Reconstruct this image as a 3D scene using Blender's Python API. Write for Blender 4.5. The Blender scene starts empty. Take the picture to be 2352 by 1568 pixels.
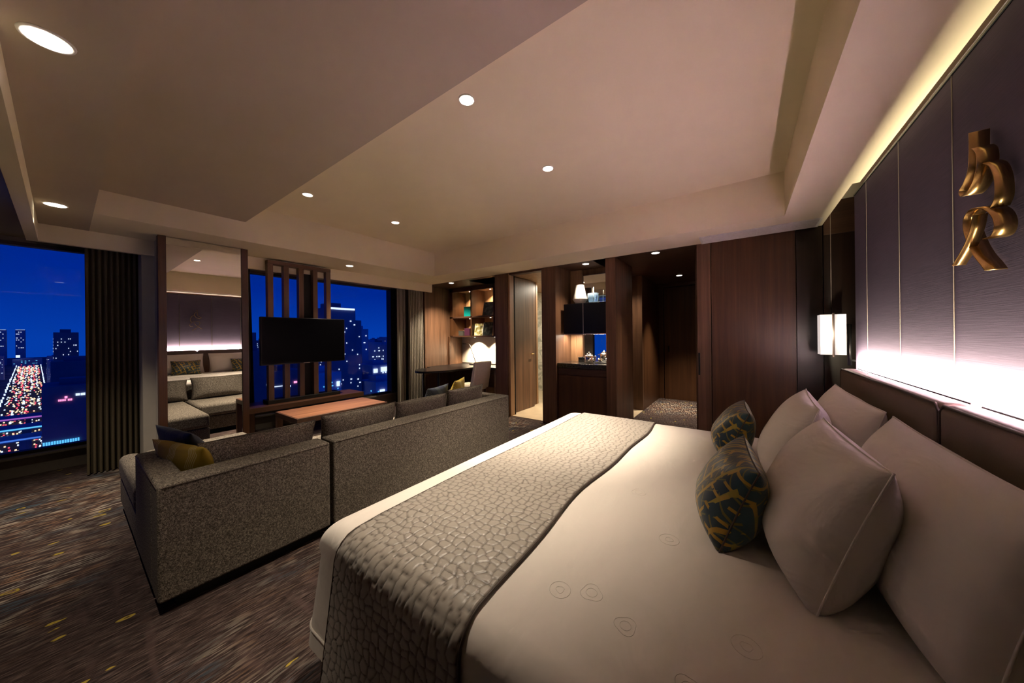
import bpy, bmesh, math, random
import numpy as np
from mathutils import Matrix, Vector

scene = bpy.context.scene
col = scene.collection

# ------------------------------------------------------------------ camera
YAW, ROLL, FPX, CY = 0.62205, -0.01088, 740.46, 770.94
H_CAM = 1.35
right = Vector((math.cos(YAW), math.sin(YAW), 0)); fwd = Vector((-math.sin(YAW), math.cos(YAW), 0)); upv = Vector((0, 0, 1))
r_ = right * math.cos(ROLL) + upv * math.sin(ROLL)
u_ = -right * math.sin(ROLL) + upv * math.cos(ROLL)
cam_data = bpy.data.cameras.new('camera')
cam_data.sensor_fit = 'HORIZONTAL'
cam_data.sensor_width = 36.0
cam_data.lens = 36.0 * FPX / 2352.0
cam_data.shift_y = (CY - 784.0) / 2352.0
cam_data.clip_start = 0.02
cam_data.clip_end = 6000
cam = bpy.data.objects.new('camera', cam_data)
col.objects.link(cam)
cam.matrix_world = Matrix(((r_.x, u_.x, -fwd.x, 0), (r_.y, u_.y, -fwd.y, 0), (r_.z, u_.z, -fwd.z, H_CAM), (0, 0, 0, 1)))
scene.camera = cam

# ------------------------------------------------------------------ view, world, lights
vs = scene.view_settings
vs.view_transform = 'Standard'; vs.look = 'None'; vs.gamma = 1.0; vs.use_curve_mapping = False
vs.exposure = 0.0
scene.cycles.use_denoising = True
scene.cycles.max_bounces = 8
scene.cycles.diffuse_bounces = 4
scene.cycles.glossy_bounces = 4
scene.cycles.transparent_max_bounces = 12
scene.cycles.sample_clamp_indirect = 80.0
scene.cycles.caustics_reflective = False
scene.cycles.caustics_refractive = False

world = bpy.data.worlds.new('world'); scene.world = world
world.use_nodes = True
wn = world.node_tree; wn.nodes.clear()
wo = wn.nodes.new('ShaderNodeOutputWorld'); wb = wn.nodes.new('ShaderNodeBackground')
wt = wn.nodes.new('ShaderNodeTexCoord'); wx = wn.nodes.new('ShaderNodeSeparateXYZ'); wr = wn.nodes.new('ShaderNodeValToRGB')
wn.links.new(wt.outputs['Generated'], wx.inputs[0]); wn.links.new(wx.outputs['Z'], wr.inputs[0])
wr.color_ramp.elements[0].position = 0.0; wr.color_ramp.elements[0].color = (0.001, 0.050, 0.43, 1)
wr.color_ramp.elements[1].position = 0.45; wr.color_ramp.elements[1].color = (0.0, 0.010, 0.17, 1)
e = wr.color_ramp.elements.new(0.12); e.color = (0.0, 0.022, 0.30, 1)
wn.links.new(wr.outputs[0], wb.inputs[0]); wb.inputs[1].default_value = 1.0
wn.links.new(wb.outputs[0], wo.inputs[0])

WARM = (1.0, 0.83, 0.64)
WARMW = (1.0, 0.83, 0.66)

def spot(name, loc, power, angle=70, blend=1.0, color=WARM, radius=0.03, target=None):
    d = bpy.data.lights.new(name, 'SPOT'); d.energy = power; d.color = color
    d.spot_size = math.radians(angle); d.spot_blend = blend; d.shadow_soft_size = radius
    o = bpy.data.objects.new(name, d); col.objects.link(o); o.location = loc
    if target is not None:
        o.rotation_euler = (Vector(target) - Vector(loc)).to_track_quat('-Z', 'Y').to_euler()
    return o

def area(name, loc, sx, sy, power, color, rot=(0, 0, 0), spread=180):
    d = bpy.data.lights.new(name, 'AREA'); d.shape = 'RECTANGLE'; d.size = sx; d.size_y = sy
    d.energy = power; d.color = color; d.spread = math.radians(spread)
    o = bpy.data.objects.new(name, d); col.objects.link(o); o.location = loc; o.rotation_euler = rot
    return o

LED = (1.0, 0.85, 0.60)
# light strip hidden behind the top of the headboard, shining up the padded wall
area('headboard_strip_light', (0.652, 2.30, 1.092), 0.012, 2.08, 640, LED, (0, math.radians(-95), 0), 178)
# light strip on top of the wall panels, shining on the ceiling above
area('panel_top_strip_light', (0.722, 1.15, 2.30), 0.03, 4.1, 6.0, (0.96, 0.87, 1.0), (math.pi, 0, 0), 178)

# ------------------------------------------------------------------ node helpers / materials
M = {}
def new_mat(name):
    m = bpy.data.materials.new(name); m.use_nodes = True
    nt = m.node_tree
    return m, nt, nt.nodes['Principled BSDF']

def N(nt, t, **kw):
    n = nt.nodes.new(t)
    for k, v in kw.items():
        if k.startswith('i_'):
            n.inputs[k[2:].replace('_', ' ')].default_value = v
        else:
            setattr(n, k, v)
    return n

def coords(nt, scale=(1, 1, 1), rot=(0, 0, 0), rnd=False):
    tc = N(nt, 'ShaderNodeTexCoord'); mp = N(nt, 'ShaderNodeMapping')
    mp.inputs['Scale'].default_value = scale; mp.inputs['Rotation'].default_value = rot
    if rnd:
        oi = N(nt, 'ShaderNodeObjectInfo'); ml = N(nt, 'ShaderNodeMath', operation='MULTIPLY'); ml.inputs[1].default_value = 37.0
        va = N(nt, 'ShaderNodeVectorMath', operation='ADD')
        nt.links.new(oi.outputs['Random'], ml.inputs[0]); nt.links.new(tc.outputs['Object'], va.inputs[0]); nt.links.new(ml.outputs[0], va.inputs[1])
        nt.links.new(va.outputs[0], mp.inputs[0])
    else:
        nt.links.new(tc.outputs['Object'], mp.inputs[0])
    return mp

def ramp(nt, src, stops):
    r = N(nt, 'ShaderNodeValToRGB'); el = r.color_ramp.elements
    while len(el) > 1: el.remove(el[-1])
    el[0].position = stops[0][0]; el[0].color = (*stops[0][1], 1) if len(stops[0][1]) == 3 else stops[0][1]
    for p, c in stops[1:]:
        x = el.new(p); x.color = (*c, 1)
    nt.links.new(src, r.inputs[0])
    return r

def bump(nt, bs, src, strength=0.3, dist=0.005):
    b = N(nt, 'ShaderNodeBump'); b.inputs['Strength'].default_value = strength; b.inputs['Distance'].default_value = dist
    nt.links.new(src, b.inputs['Height']); nt.links.new(b.outputs[0], bs.inputs['Normal'])
    return b

def mixc(nt, fac, a, b):
    m = N(nt, 'ShaderNodeMix', data_type='RGBA')
    if isinstance(fac, (int, float)): m.inputs[0].default_value = fac
    else: nt.links.new(fac, m.inputs[0])
    for i, v in ((6, a), (7, b)):
        if isinstance(v, tuple): m.inputs[i].default_value = (*v, 1)
        else: nt.links.new(v, m.inputs[i])
    return m.outputs[2]

def plain(name, c, rough=0.6, metal=0.0, noise=0.06, nscale=30, bmp=0.0, spec=0.5, coat=0.0):
    m, nt, bs = new_mat(name)
    mp = coords(nt); nz = N(nt, 'ShaderNodeTexNoise', i_Scale=nscale, i_Detail=4.0)
    nt.links.new(mp.outputs[0], nz.inputs['Vector'])
    lo = tuple(max(0, x * (1 - noise)) for x in c); hi = tuple(min(1, x * (1 + noise)) for x in c)
    r = ramp(nt, nz.outputs[0], [(0.3, lo), (0.7, hi)])
    nt.links.new(r.outputs[0], bs.inputs['Base Color'])
    bs.inputs['Roughness'].default_value = rough; bs.inputs['Metallic'].default_value = metal
    bs.inputs['Specular IOR Level'].default_value = spec; bs.inputs['Coat Weight'].default_value = coat
    if bmp: bump(nt, bs, nz.outputs[0], bmp, 0.003)
    M[name] = m
    return m

def wood(name, axis, dark, light, rough=0.42, fine=1.0):
    m, nt, bs = new_mat(name)
    s = [16.0 * fine, 16.0 * fine, 16.0 * fine]; s['XYZ'.index(axis)] = 0.55
    mp = coords(nt, tuple(s), rnd=True)
    n1 = N(nt, 'ShaderNodeTexNoise', i_Scale=1.0, i_Detail=5.0, i_Roughness=0.6, i_Distortion=0.4); nt.links.new(mp.outputs[0], n1.inputs['Vector'])
    s2 = [150.0, 150.0, 150.0]; s2['XYZ'.index(axis)] = 3.0
    mp2 = coords(nt, tuple(s2), rnd=True)
    n2 = N(nt, 'ShaderNodeTexNoise', i_Scale=1.0, i_Detail=3.0); nt.links.new(mp2.outputs[0], n2.inputs['Vector'])
    ad = N(nt, 'ShaderNodeMix'); ad.inputs[0].default_value = 0.3
    nt.links.new(n1.outputs[0], ad.inputs[2]); nt.links.new(n2.outputs[0], ad.inputs[3])
    mid = tuple((a + b) / 2 for a, b in zip(dark, light))
    r = ramp(nt, ad.outputs[0], [(0.3, dark), (0.5, mid), (0.68, light)])
    nt.links.new(r.outputs[0], bs.inputs['Base Color']); bs.inputs['Roughness'].default_value = rough
    bs.inputs['Specular IOR Level'].default_value = 0.4
    bump(nt, bs, n2.outputs[0], 0.08, 0.001)
    M[name] = m
    return m

def emit(name, c, s):
    m, nt, bs = new_mat(name)
    bs.inputs['Base Color'].default_value = (*c, 1); bs.inputs['Emission Color'].default_value = (*c, 1); bs.inputs['Emission Strength'].default_value = s
    m.cycles.emission_sampling = 'NONE'
    M[name] = m
    return m

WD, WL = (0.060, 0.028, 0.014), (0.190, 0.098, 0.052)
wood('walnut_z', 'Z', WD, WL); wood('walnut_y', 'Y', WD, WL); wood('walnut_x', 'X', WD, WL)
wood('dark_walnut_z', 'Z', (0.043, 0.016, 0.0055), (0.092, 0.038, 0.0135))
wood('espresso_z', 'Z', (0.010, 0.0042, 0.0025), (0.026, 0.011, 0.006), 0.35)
wood('dark_walnut_x', 'X', (0.034, 0.015, 0.009), (0.085, 0.040, 0.022))
wood('teak_y', 'Y', (0.095, 0.036, 0.016), (0.18, 0.076, 0.034), 0.5)
wood('oak_z', 'Z', (0.20, 0.105, 0.050), (0.46, 0.27, 0.14))
plain('plaster', (0.78, 0.69, 0.50), 0.9, noise=0.02, nscale=3, spec=0.2)
plain('pale_wall', (0.46, 0.43, 0.37), 0.85, noise=0.03, nscale=8, spec=0.2)
plain('low_wall', (0.16, 0.14, 0.11), 0.7, noise=0.05)
plain('black_metal', (0.012, 0.012, 0.013), 0.35, 0.6)
plain('dark_frame', (0.010, 0.010, 0.011), 0.5)
plain('black_gloss', (0.005, 0.005, 0.006), 0.30, spec=0.25)
plain('black_plinth', (0.008, 0.007, 0.006), 0.8)
plain('white_trim', (0.75, 0.72, 0.68), 0.5)
plain('brass', (0.62, 0.40, 0.16), 0.28, 1.0)
plain('chrome', (0.75, 0.74, 0.72), 0.12, 1.0)
plain('strip_metal', (0.26, 0.21, 0.19), 0.5, 0.3)
plain('steel_line', (0.55, 0.45, 0.38), 0.35, 0.8)
plain('white_ceramic', (0.80, 0.76, 0.70), 0.5)
plain('tile_floor', (0.62, 0.50, 0.34), 0.3, noise=0.10, nscale=5)
plain('stone_black', (0.020, 0.018, 0.016), 0.15, noise=0.6, nscale=60)
plain('linen', (0.80, 0.75, 0.69), 0.85, noise=0.02, nscale=90, spec=0.2)
def linen_folds(name, c, strength):
    m, nt, bs = new_mat(name); mp = coords(nt, (7, 3.2, 5.5), rnd=True)
    n1 = N(nt, 'ShaderNodeTexNoise', i_Scale=1.0, i_Detail=3.0, i_Distortion=1.2); nt.links.new(mp.outputs[0], n1.inputs['Vector'])
    r = ramp(nt, n1.outputs[0], [(0.3, tuple(x * 0.97 for x in c)), (0.7, c)]); nt.links.new(r.outputs[0], bs.inputs['Base Color'])
    bs.inputs['Roughness'].default_value = 0.85; bs.inputs['Specular IOR Level'].default_value = 0.2
    bump(nt, bs, n1.outputs[0], strength, 0.02); M[name] = m
linen_folds('pillow_linen', (0.80, 0.75, 0.69), 0.55)
linen_folds('duvet_linen', (0.80, 0.75, 0.69), 0.30)
plain('leather', (0.175, 0.125, 0.095), 0.5, noise=0.06, nscale=220, bmp=0.08, spec=0.35)
plain('piping', (0.06, 0.04, 0.03), 0.6)
plain('chair_fabric', (0.74, 0.68, 0.54), 0.85)
plain('teal_paper', (0.0, 0.34, 0.31), 0.4)
plain('purple_paper', (0.05, 0.01, 0.03), 0.5)
plain('grey_paper', (0.05, 0.05, 0.04), 0.5)
plain('paper_white', (0.75, 0.72, 0.66), 0.7)
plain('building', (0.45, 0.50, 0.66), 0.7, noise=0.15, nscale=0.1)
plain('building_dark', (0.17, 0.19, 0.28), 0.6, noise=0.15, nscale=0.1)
plain('city_ground', (0.12, 0.13, 0.18), 0.9, noise=0.5, nscale=0.02)
plain('asphalt', (0.05, 0.05, 0.06), 0.8)
emit('lamp_disc', (1.0, 0.93, 0.80), 9.0)
emit('shade_glow', (1.0, 0.90, 0.86), 0.62)
emit('city_white', (0.75, 0.85, 1.0), 1.3); emit('city_cyan', (0.12, 0.55, 0.85), 1.2); emit('city_warm', (1.0, 0.72, 0.42), 1.3)
emit('city_red', (1.0, 0.10, 0.16), 1.1); emit('city_pink', (1.0, 0.28, 0.50), 1.8); emit('city_blue', (0.10, 0.30, 0.95), 0.7); emit('city_violet', (0.55, 0.16, 0.62), 0.8)

def marble():
    m, nt, bs = new_mat('marble'); mp = coords(nt, (3, 3, 3))
    n = N(nt, 'ShaderNodeTexNoise', i_Scale=1.5, i_Detail=8.0, i_Distortion=1.5); nt.links.new(mp.outputs[0], n.inputs['Vector'])
    r = ramp(nt, n.outputs[0], [(0.35, (0.55, 0.54, 0.46)), (0.5, (0.72, 0.70, 0.62)), (0.62, (0.42, 0.42, 0.36))])
    nt.links.new(r.outputs[0], bs.inputs['Base Color']); bs.inputs['Roughness'].default_value = 0.2; M['marble'] = m
marble()

def glass():
    m = bpy.data.materials.new('window_glass'); m.use_nodes = True; nt = m.node_tree; nt.nodes.clear()
    o = N(nt, 'ShaderNodeOutputMaterial'); mx = N(nt, 'ShaderNodeMixShader'); t = N(nt, 'ShaderNodeBsdfTransparent'); g = N(nt, 'ShaderNodeBsdfGlossy')
    t.inputs[0].default_value = (0.94, 0.96, 0.97, 1); g.inputs['Roughness'].default_value = 0.0
    f = N(nt, 'ShaderNodeFresnel'); f.inputs[0].default_value = 1.25
    nt.links.new(f.outputs[0], mx.inputs[0]); nt.links.new(t.outputs[0], mx.inputs[1]); nt.links.new(g.outputs[0], mx.inputs[2]); nt.links.new(mx.outputs[0], o.inputs[0])
    M['window_glass'] = m
    m2, nt2, bs2 = new_mat('vase_glass'); bs2.inputs['Base Color'].default_value = (0.55, 0.75, 0.95, 1); bs2.inputs['Roughness'].default_value = 0.05
    bs2.inputs['Transmission Weight'].default_value = 0.85; bs2.inputs['IOR'].default_value = 1.2; M['vase_glass'] = m2
    m3, nt3, bs3 = new_mat('mirror_glass'); bs3.inputs['Base Color'].default_value = (0.86, 0.85, 0.82, 1); bs3.inputs['Metallic'].default_value = 1.0; bs3.inputs['Roughness'].default_value = 0.0
    M['mirror_glass'] = m3
    m4, nt4, bs4 = new_mat('smoked_mirror'); bs4.inputs['Base Color'].default_value = (0.16, 0.13, 0.12, 1); bs4.inputs['Metallic'].default_value = 1.0; bs4.inputs['Roughness'].default_value = 0.04
    M['smoked_mirror'] = m4
    m5, nt5, bs5 = new_mat('tv_screen'); bs5.inputs['Base Color'].default_value = (0.003, 0.003, 0.004, 1); bs5.inputs['Roughness'].default_value = 0.28; bs5.inputs['Specular IOR Level'].default_value = 0.03
    M['tv_screen'] = m5
glass()

def tweed():
    m, nt, bs = new_mat('tweed')
    mp = coords(nt, (300, 300, 300)); n = N(nt, 'ShaderNodeTexNoise', i_Scale=1.0, i_Detail=2.0, i_Roughness=0.7); nt.links.new(mp.outputs[0], n.inputs['Vector'])
    mp2 = coords(nt, (120, 120, 120)); n2 = N(nt, 'ShaderNodeTexNoise', i_Scale=1.0, i_Detail=2.0); nt.links.new(mp2.outputs[0], n2.inputs['Vector'])
    a = N(nt, 'ShaderNodeMix'); a.inputs[0].default_value = 0.4; nt.links.new(n.outputs[0], a.inputs[2]); nt.links.new(n2.outputs[0], a.inputs[3])
    r = ramp(nt, a.outputs[0], [(0.36, (0.026, 0.022, 0.018)), (0.5, (0.130, 0.112, 0.091)), (0.64, (0.38, 0.335, 0.27))])
    nt.links.new(r.outputs[0], bs.inputs['Base Color']); bs.inputs['Roughness'].default_value = 0.95; bs.inputs['Specular IOR Level'].default_value = 0.15
    bump(nt, bs, a.outputs[0], 0.5, 0.003); M['tweed'] = m
tweed()

def curtain_mat():
    for nm, c in (('curtain_fabric', (0.115, 0.095, 0.060)), ('sheer_fabric', (0.26, 0.23, 0.18)), ('curtain_dark', (0.035, 0.028, 0.018))):
        plain(nm, c, 0.9, noise=0.1, nscale=120, spec=0.1)
curtain_mat()

def panel_fabric():
    m, nt, bs = new_mat('panel_fabric')
    mp = coords(nt, (2, 6, 260)); n = N(nt, 'ShaderNodeTexNoise', i_Scale=1.0, i_Detail=3.0); nt.links.new(mp.outputs[0], n.inputs['Vector'])
    r = ramp(nt, n.outputs[0], [(0.3, (0.062, 0.045, 0.086)), (0.7, (0.082, 0.061, 0.112))])
    nt.links.new(r.outputs[0], bs.inputs['Base Color']); bs.inputs['Roughness'].default_value = 0.75; bs.inputs['Specular IOR Level'].default_value = 0.25
    bump(nt, bs, n.outputs[0], 0.15, 0.001); M['panel_fabric'] = m
panel_fabric()

def runner_mat():
    m, nt, bs = new_mat('quilted_satin')
    at = N(nt, 'ShaderNodeAttribute', attribute_name='stitch')
    r = ramp(nt, at.outputs['Fac'], [(0.0, (0.045, 0.036, 0.028)), (0.45, (0.20, 0.175, 0.148)), (1.0, (0.37, 0.335, 0.29))])
    nt.links.new(r.outputs[0], bs.inputs['Base Color']); bs.inputs['Roughness'].default_value = 0.42; bs.inputs['Specular IOR Level'].default_value = 0.5
    bs.inputs['Sheen Weight'].default_value = 0.3
    M['quilted_satin'] = m
runner_mat()

def carpet():
    m, nt, bs = new_mat('carpet')
    big = N(nt, 'ShaderNodeTexNoise', i_Scale=1.1, i_Detail=2.0); mp = coords(nt, (1, 0.8, 1)); nt.links.new(mp.outputs[0], big.inputs['Vector'])
    s1 = N(nt, 'ShaderNodeTexNoise', i_Scale=1.0, i_Detail=3.0, i_Roughness=0.65); mp1 = coords(nt, (130, 13, 1)); nt.links.new(mp1.outputs[0], s1.inputs['Vector'])
    s2 = N(nt, 'ShaderNodeTexNoise', i_Scale=1.0, i_Detail=2.0); mp2 = coords(nt, (75, 9, 1), (0, 0, 0.03)); nt.links.new(mp2.outputs[0], s2.inputs['Vector'])
    s3 = N(nt, 'ShaderNodeTexNoise', i_Scale=1.0, i_Detail=2.0); mp3 = coords(nt, (3.2, 15, 1), (0, 0, 0.25)); nt.links.new(mp3.outputs[0], s3.inputs['Vector'])
    hue = N(nt, 'ShaderNodeTexNoise', i_Scale=3.1, i_Detail=1.0); mph = coords(nt, (1.4, 0.8, 1)); nt.links.new(mph.outputs[0], hue.inputs['Vector'])
    base = ramp(nt, s1.outputs[0], [(0.32, (0.012, 0.008, 0.008)), (0.52, (0.046, 0.031, 0.028)), (0.7, (0.135, 0.096, 0.086))])
    cross = ramp(nt, s3.outputs[0], [(0.58, (0, 0, 0)), (0.70, (0.7, 0.7, 0.7))])
    c1 = mixc(nt, cross.outputs[0], base.outputs[0], (0.070, 0.045, 0.042))
    accent = ramp(nt, hue.outputs[0], [(0.34, (0.07, 0.11, 0.14)), (0.45, (0.44, 0.38, 0.30)), (0.55, (0.30, 0.17, 0.10)), (0.64, (0.42, 0.38, 0.32))])
    am = ramp(nt, s2.outputs[0], [(0.50, (0, 0, 0)), (0.60, (1, 1, 1))])
    bm = ramp(nt, big.outputs[0], [(0.50, (0.12, 0.12, 0.12)), (0.62, (0.8, 0.8, 0.8))])
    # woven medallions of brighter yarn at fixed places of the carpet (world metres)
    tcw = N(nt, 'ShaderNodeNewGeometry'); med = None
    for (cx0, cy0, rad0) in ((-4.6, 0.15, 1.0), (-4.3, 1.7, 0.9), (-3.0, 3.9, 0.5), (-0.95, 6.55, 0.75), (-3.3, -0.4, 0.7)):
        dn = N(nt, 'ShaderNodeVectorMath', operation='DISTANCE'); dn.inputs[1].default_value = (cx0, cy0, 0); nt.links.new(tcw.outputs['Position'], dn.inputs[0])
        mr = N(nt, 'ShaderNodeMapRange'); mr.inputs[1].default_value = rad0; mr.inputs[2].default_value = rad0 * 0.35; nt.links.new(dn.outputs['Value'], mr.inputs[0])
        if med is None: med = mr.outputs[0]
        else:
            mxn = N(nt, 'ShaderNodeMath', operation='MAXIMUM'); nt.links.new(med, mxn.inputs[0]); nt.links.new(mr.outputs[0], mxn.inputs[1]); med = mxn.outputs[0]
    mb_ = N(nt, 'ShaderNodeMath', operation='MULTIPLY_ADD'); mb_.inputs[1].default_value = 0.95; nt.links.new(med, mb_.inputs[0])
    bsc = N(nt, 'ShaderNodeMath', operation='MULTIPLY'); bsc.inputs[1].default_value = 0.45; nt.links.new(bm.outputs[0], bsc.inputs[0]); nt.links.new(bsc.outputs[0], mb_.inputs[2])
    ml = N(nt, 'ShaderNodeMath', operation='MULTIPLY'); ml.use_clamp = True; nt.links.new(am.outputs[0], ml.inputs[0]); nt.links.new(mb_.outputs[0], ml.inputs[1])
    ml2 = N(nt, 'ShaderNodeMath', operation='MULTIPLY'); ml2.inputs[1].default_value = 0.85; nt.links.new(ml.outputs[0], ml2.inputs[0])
    c2 = mixc(nt, ml2.outputs[0], c1, accent.outputs[0])
    vo = N(nt, 'ShaderNodeTexVoronoi', i_Scale=7.5); mpv = coords(nt, (1.5, 0.75, 1)); nt.links.new(mpv.outputs[0], vo.inputs['Vector'])
    nzv = N(nt, 'ShaderNodeTexNoise', i_Scale=40.0, i_Detail=2.0); nt.links.new(mpv.outputs[0], nzv.inputs['Vector'])
    sub = N(nt, 'ShaderNodeMath', operation='MULTIPLY_ADD'); sub.inputs[1].default_value = 0.28; nzv.inputs['Scale'].default_value = 16.0; sub.inputs[1].default_value = 0.55; nt.links.new(nzv.outputs[0], sub.inputs[0]); nt.links.new(vo.outputs['Distance'], sub.inputs[2])
    ym = ramp(nt, sub.outputs[0], [(0.33, (0, 0, 0)), (0.36, (1, 1, 1)), (0.42, (1, 1, 1)), (0.45, (0, 0, 0))])
    hm = ramp(nt, vo.outputs['Color'], [(0.56, (0, 0, 0)), (0.60, (1, 1, 1))])
    ml3 = N(nt, 'ShaderNodeMath', operation='MULTIPLY'); nt.links.new(ym.outputs[0], ml3.inputs[0]); nt.links.new(hm.outputs[0], ml3.inputs[1])
    c3 = mixc(nt, ml3.outputs[0], c2, (0.40, 0.30, 0.05))
    nt.links.new(c3, bs.inputs['Base Color']); bs.inputs['Roughness'].default_value = 0.95; bs.inputs['Specular IOR Level'].default_value = 0.1
    bump(nt, bs, s1.outputs[0], 0.4, 0.004); M['carpet'] = m
carpet()

def chevron(name, base, line, sc=(16, 16), width=0.10):
    # thin woven zig-zag lines on a cushion, in the cushion's own plane (object Y, Z)
    m, nt, bs = new_mat(name)
    mp = coords(nt); sp = N(nt, 'ShaderNodeSeparateXYZ'); nt.links.new(mp.outputs[0], sp.inputs[0])
    pp = N(nt, 'ShaderNodeMath', operation='PINGPONG'); pp.inputs[1].default_value = 0.07; nt.links.new(sp.outputs['Z'], pp.inputs[0])
    ad = N(nt, 'ShaderNodeMath', operation='MULTIPLY_ADD'); ad.inputs[1].default_value = 0.7; nt.links.new(pp.outputs[0], ad.inputs[0]); nt.links.new(sp.outputs['Y'], ad.inputs[2])
    fr = N(nt, 'ShaderNodeMath', operation='PINGPONG'); fr.inputs[1].default_value = 0.007; nt.links.new(ad.outputs[0], fr.inputs[0])
    lm = ramp(nt, fr.outputs[0], [(0.0012, (1, 1, 1)), (0.0022, (0, 0, 0))])
    blk = N(nt, 'ShaderNodeMath', operation='PINGPONG'); blk.inputs[1].default_value = 0.09; nt.links.new(ad.outputs[0], blk.inputs[0])
    bm = N(nt, 'ShaderNodeMath', operation='LESS_THAN'); bm.inputs[1].default_value = 0.035; nt.links.new(blk.outputs[0], bm.inputs[0])
    ml = N(nt, 'ShaderNodeMath', operation='MULTIPLY'); nt.links.new(lm.outputs[0], ml.inputs[0]); nt.links.new(bm.outputs[0], ml.inputs[1])
    c = mixc(nt, ml.outputs[0], base, line)
    nt.links.new(c, bs.inputs['Base Color']); bs.inputs['Roughness'].default_value = 0.7; M[name] = m
chevron('mustard_weave', (0.36, 0.245, 0.015), (0.62, 0.52, 0.26))
chevron('navy_weave', (0.008, 0.014, 0.035), (0.10, 0.12, 0.10))

def leafy(name):
    # gold bamboo-like strokes crossing on dark teal silk
    m, nt, bs = new_mat(name)
    mp = coords(nt, (1, 1, 1))
    nz = N(nt, 'ShaderNodeTexNoise', i_Scale=6.0, i_Detail=2.0); nt.links.new(mp.outputs[0], nz.inputs['Vector'])
    base = ramp(nt, nz.outputs[0], [(0.35, (0.003, 0.022, 0.036)), (0.65, (0.014, 0.065, 0.085))])
    cur = base.outputs[0]
    for k, (ang, per, w, col_, thr) in enumerate(((0.5, 0.034, 0.0022, (0.16, 0.13, 0.02), 0.42), (2.2, 0.040, 0.0026, (0.12, 0.12, 0.03), 0.45), (1.25, 0.052, 0.0052, (0.42, 0.25, 0.015), 0.44), (-0.35, 0.060, 0.0056, (0.34, 0.26, 0.02), 0.46), (2.75, 0.056, 0.0046, (0.44, 0.27, 0.02), 0.45))):
        mk = coords(nt, (1, 1, 1), (ang, 0, 0)); sp = N(nt, 'ShaderNodeSeparateXYZ'); nt.links.new(mk.outputs[0], sp.inputs[0])
        pp = N(nt, 'ShaderNodeMath', operation='PINGPONG'); pp.inputs[1].default_value = per / 2; nt.links.new(sp.outputs['Y'], pp.inputs[0])
        lt_ = N(nt, 'ShaderNodeMath', operation='LESS_THAN'); lt_.inputs[1].default_value = w; nt.links.new(pp.outputs[0], lt_.inputs[0])
        mo = coords(nt, (10 + k, 26, 9 + k), (ang, 0, 0)); nm = N(nt, 'ShaderNodeTexNoise', i_Scale=1.0, i_Detail=0.0); nt.links.new(mo.outputs[0], nm.inputs['Vector'])
        gt = N(nt, 'ShaderNodeMath', operation='GREATER_THAN'); gt.inputs[1].default_value = thr + 0.03; nt.links.new(nm.outputs[0], gt.inputs[0])
        ml = N(nt, 'ShaderNodeMath', operation='MULTIPLY'); nt.links.new(lt_.outputs[0], ml.inputs[0]); nt.links.new(gt.outputs[0], ml.inputs[1])
        cur = mixc(nt, ml.outputs[0], cur, col_)
    nt.links.new(cur, bs.inputs['Base Color']); bs.inputs['Roughness'].default_value = 0.42; bs.inputs['Sheen Weight'].default_value = 0.25
    M[name] = m
leafy('bamboo_silk')

def print_mat(name, a, b, c):
    m, nt, bs = new_mat(name); mp = coords(nt, (14, 14, 14))
    n = N(nt, 'ShaderNodeTexNoise', i_Scale=1.0, i_Detail=2.0); nt.links.new(mp.outputs[0], n.inputs['Vector'])
    r = ramp(nt, n.outputs[0], [(0.38, a), (0.5, b), (0.62, c)]); nt.links.new(r.outputs[0], bs.inputs['Base Color']); bs.inputs['Roughness'].default_value = 0.4; M[name] = m
print_mat('cover_dark', (0.015, 0.015, 0.018), (0.05, 0.045, 0.05), (0.14, 0.12, 0.11))
print_mat('cover_pale', (0.72, 0.66, 0.55), (0.45, 0.40, 0.12), (0.10, 0.08, 0.04))
print_mat('cover_green', (0.010, 0.014, 0.012), (0.02, 0.028, 0.02), (0.10, 0.10, 0.08))

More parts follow.
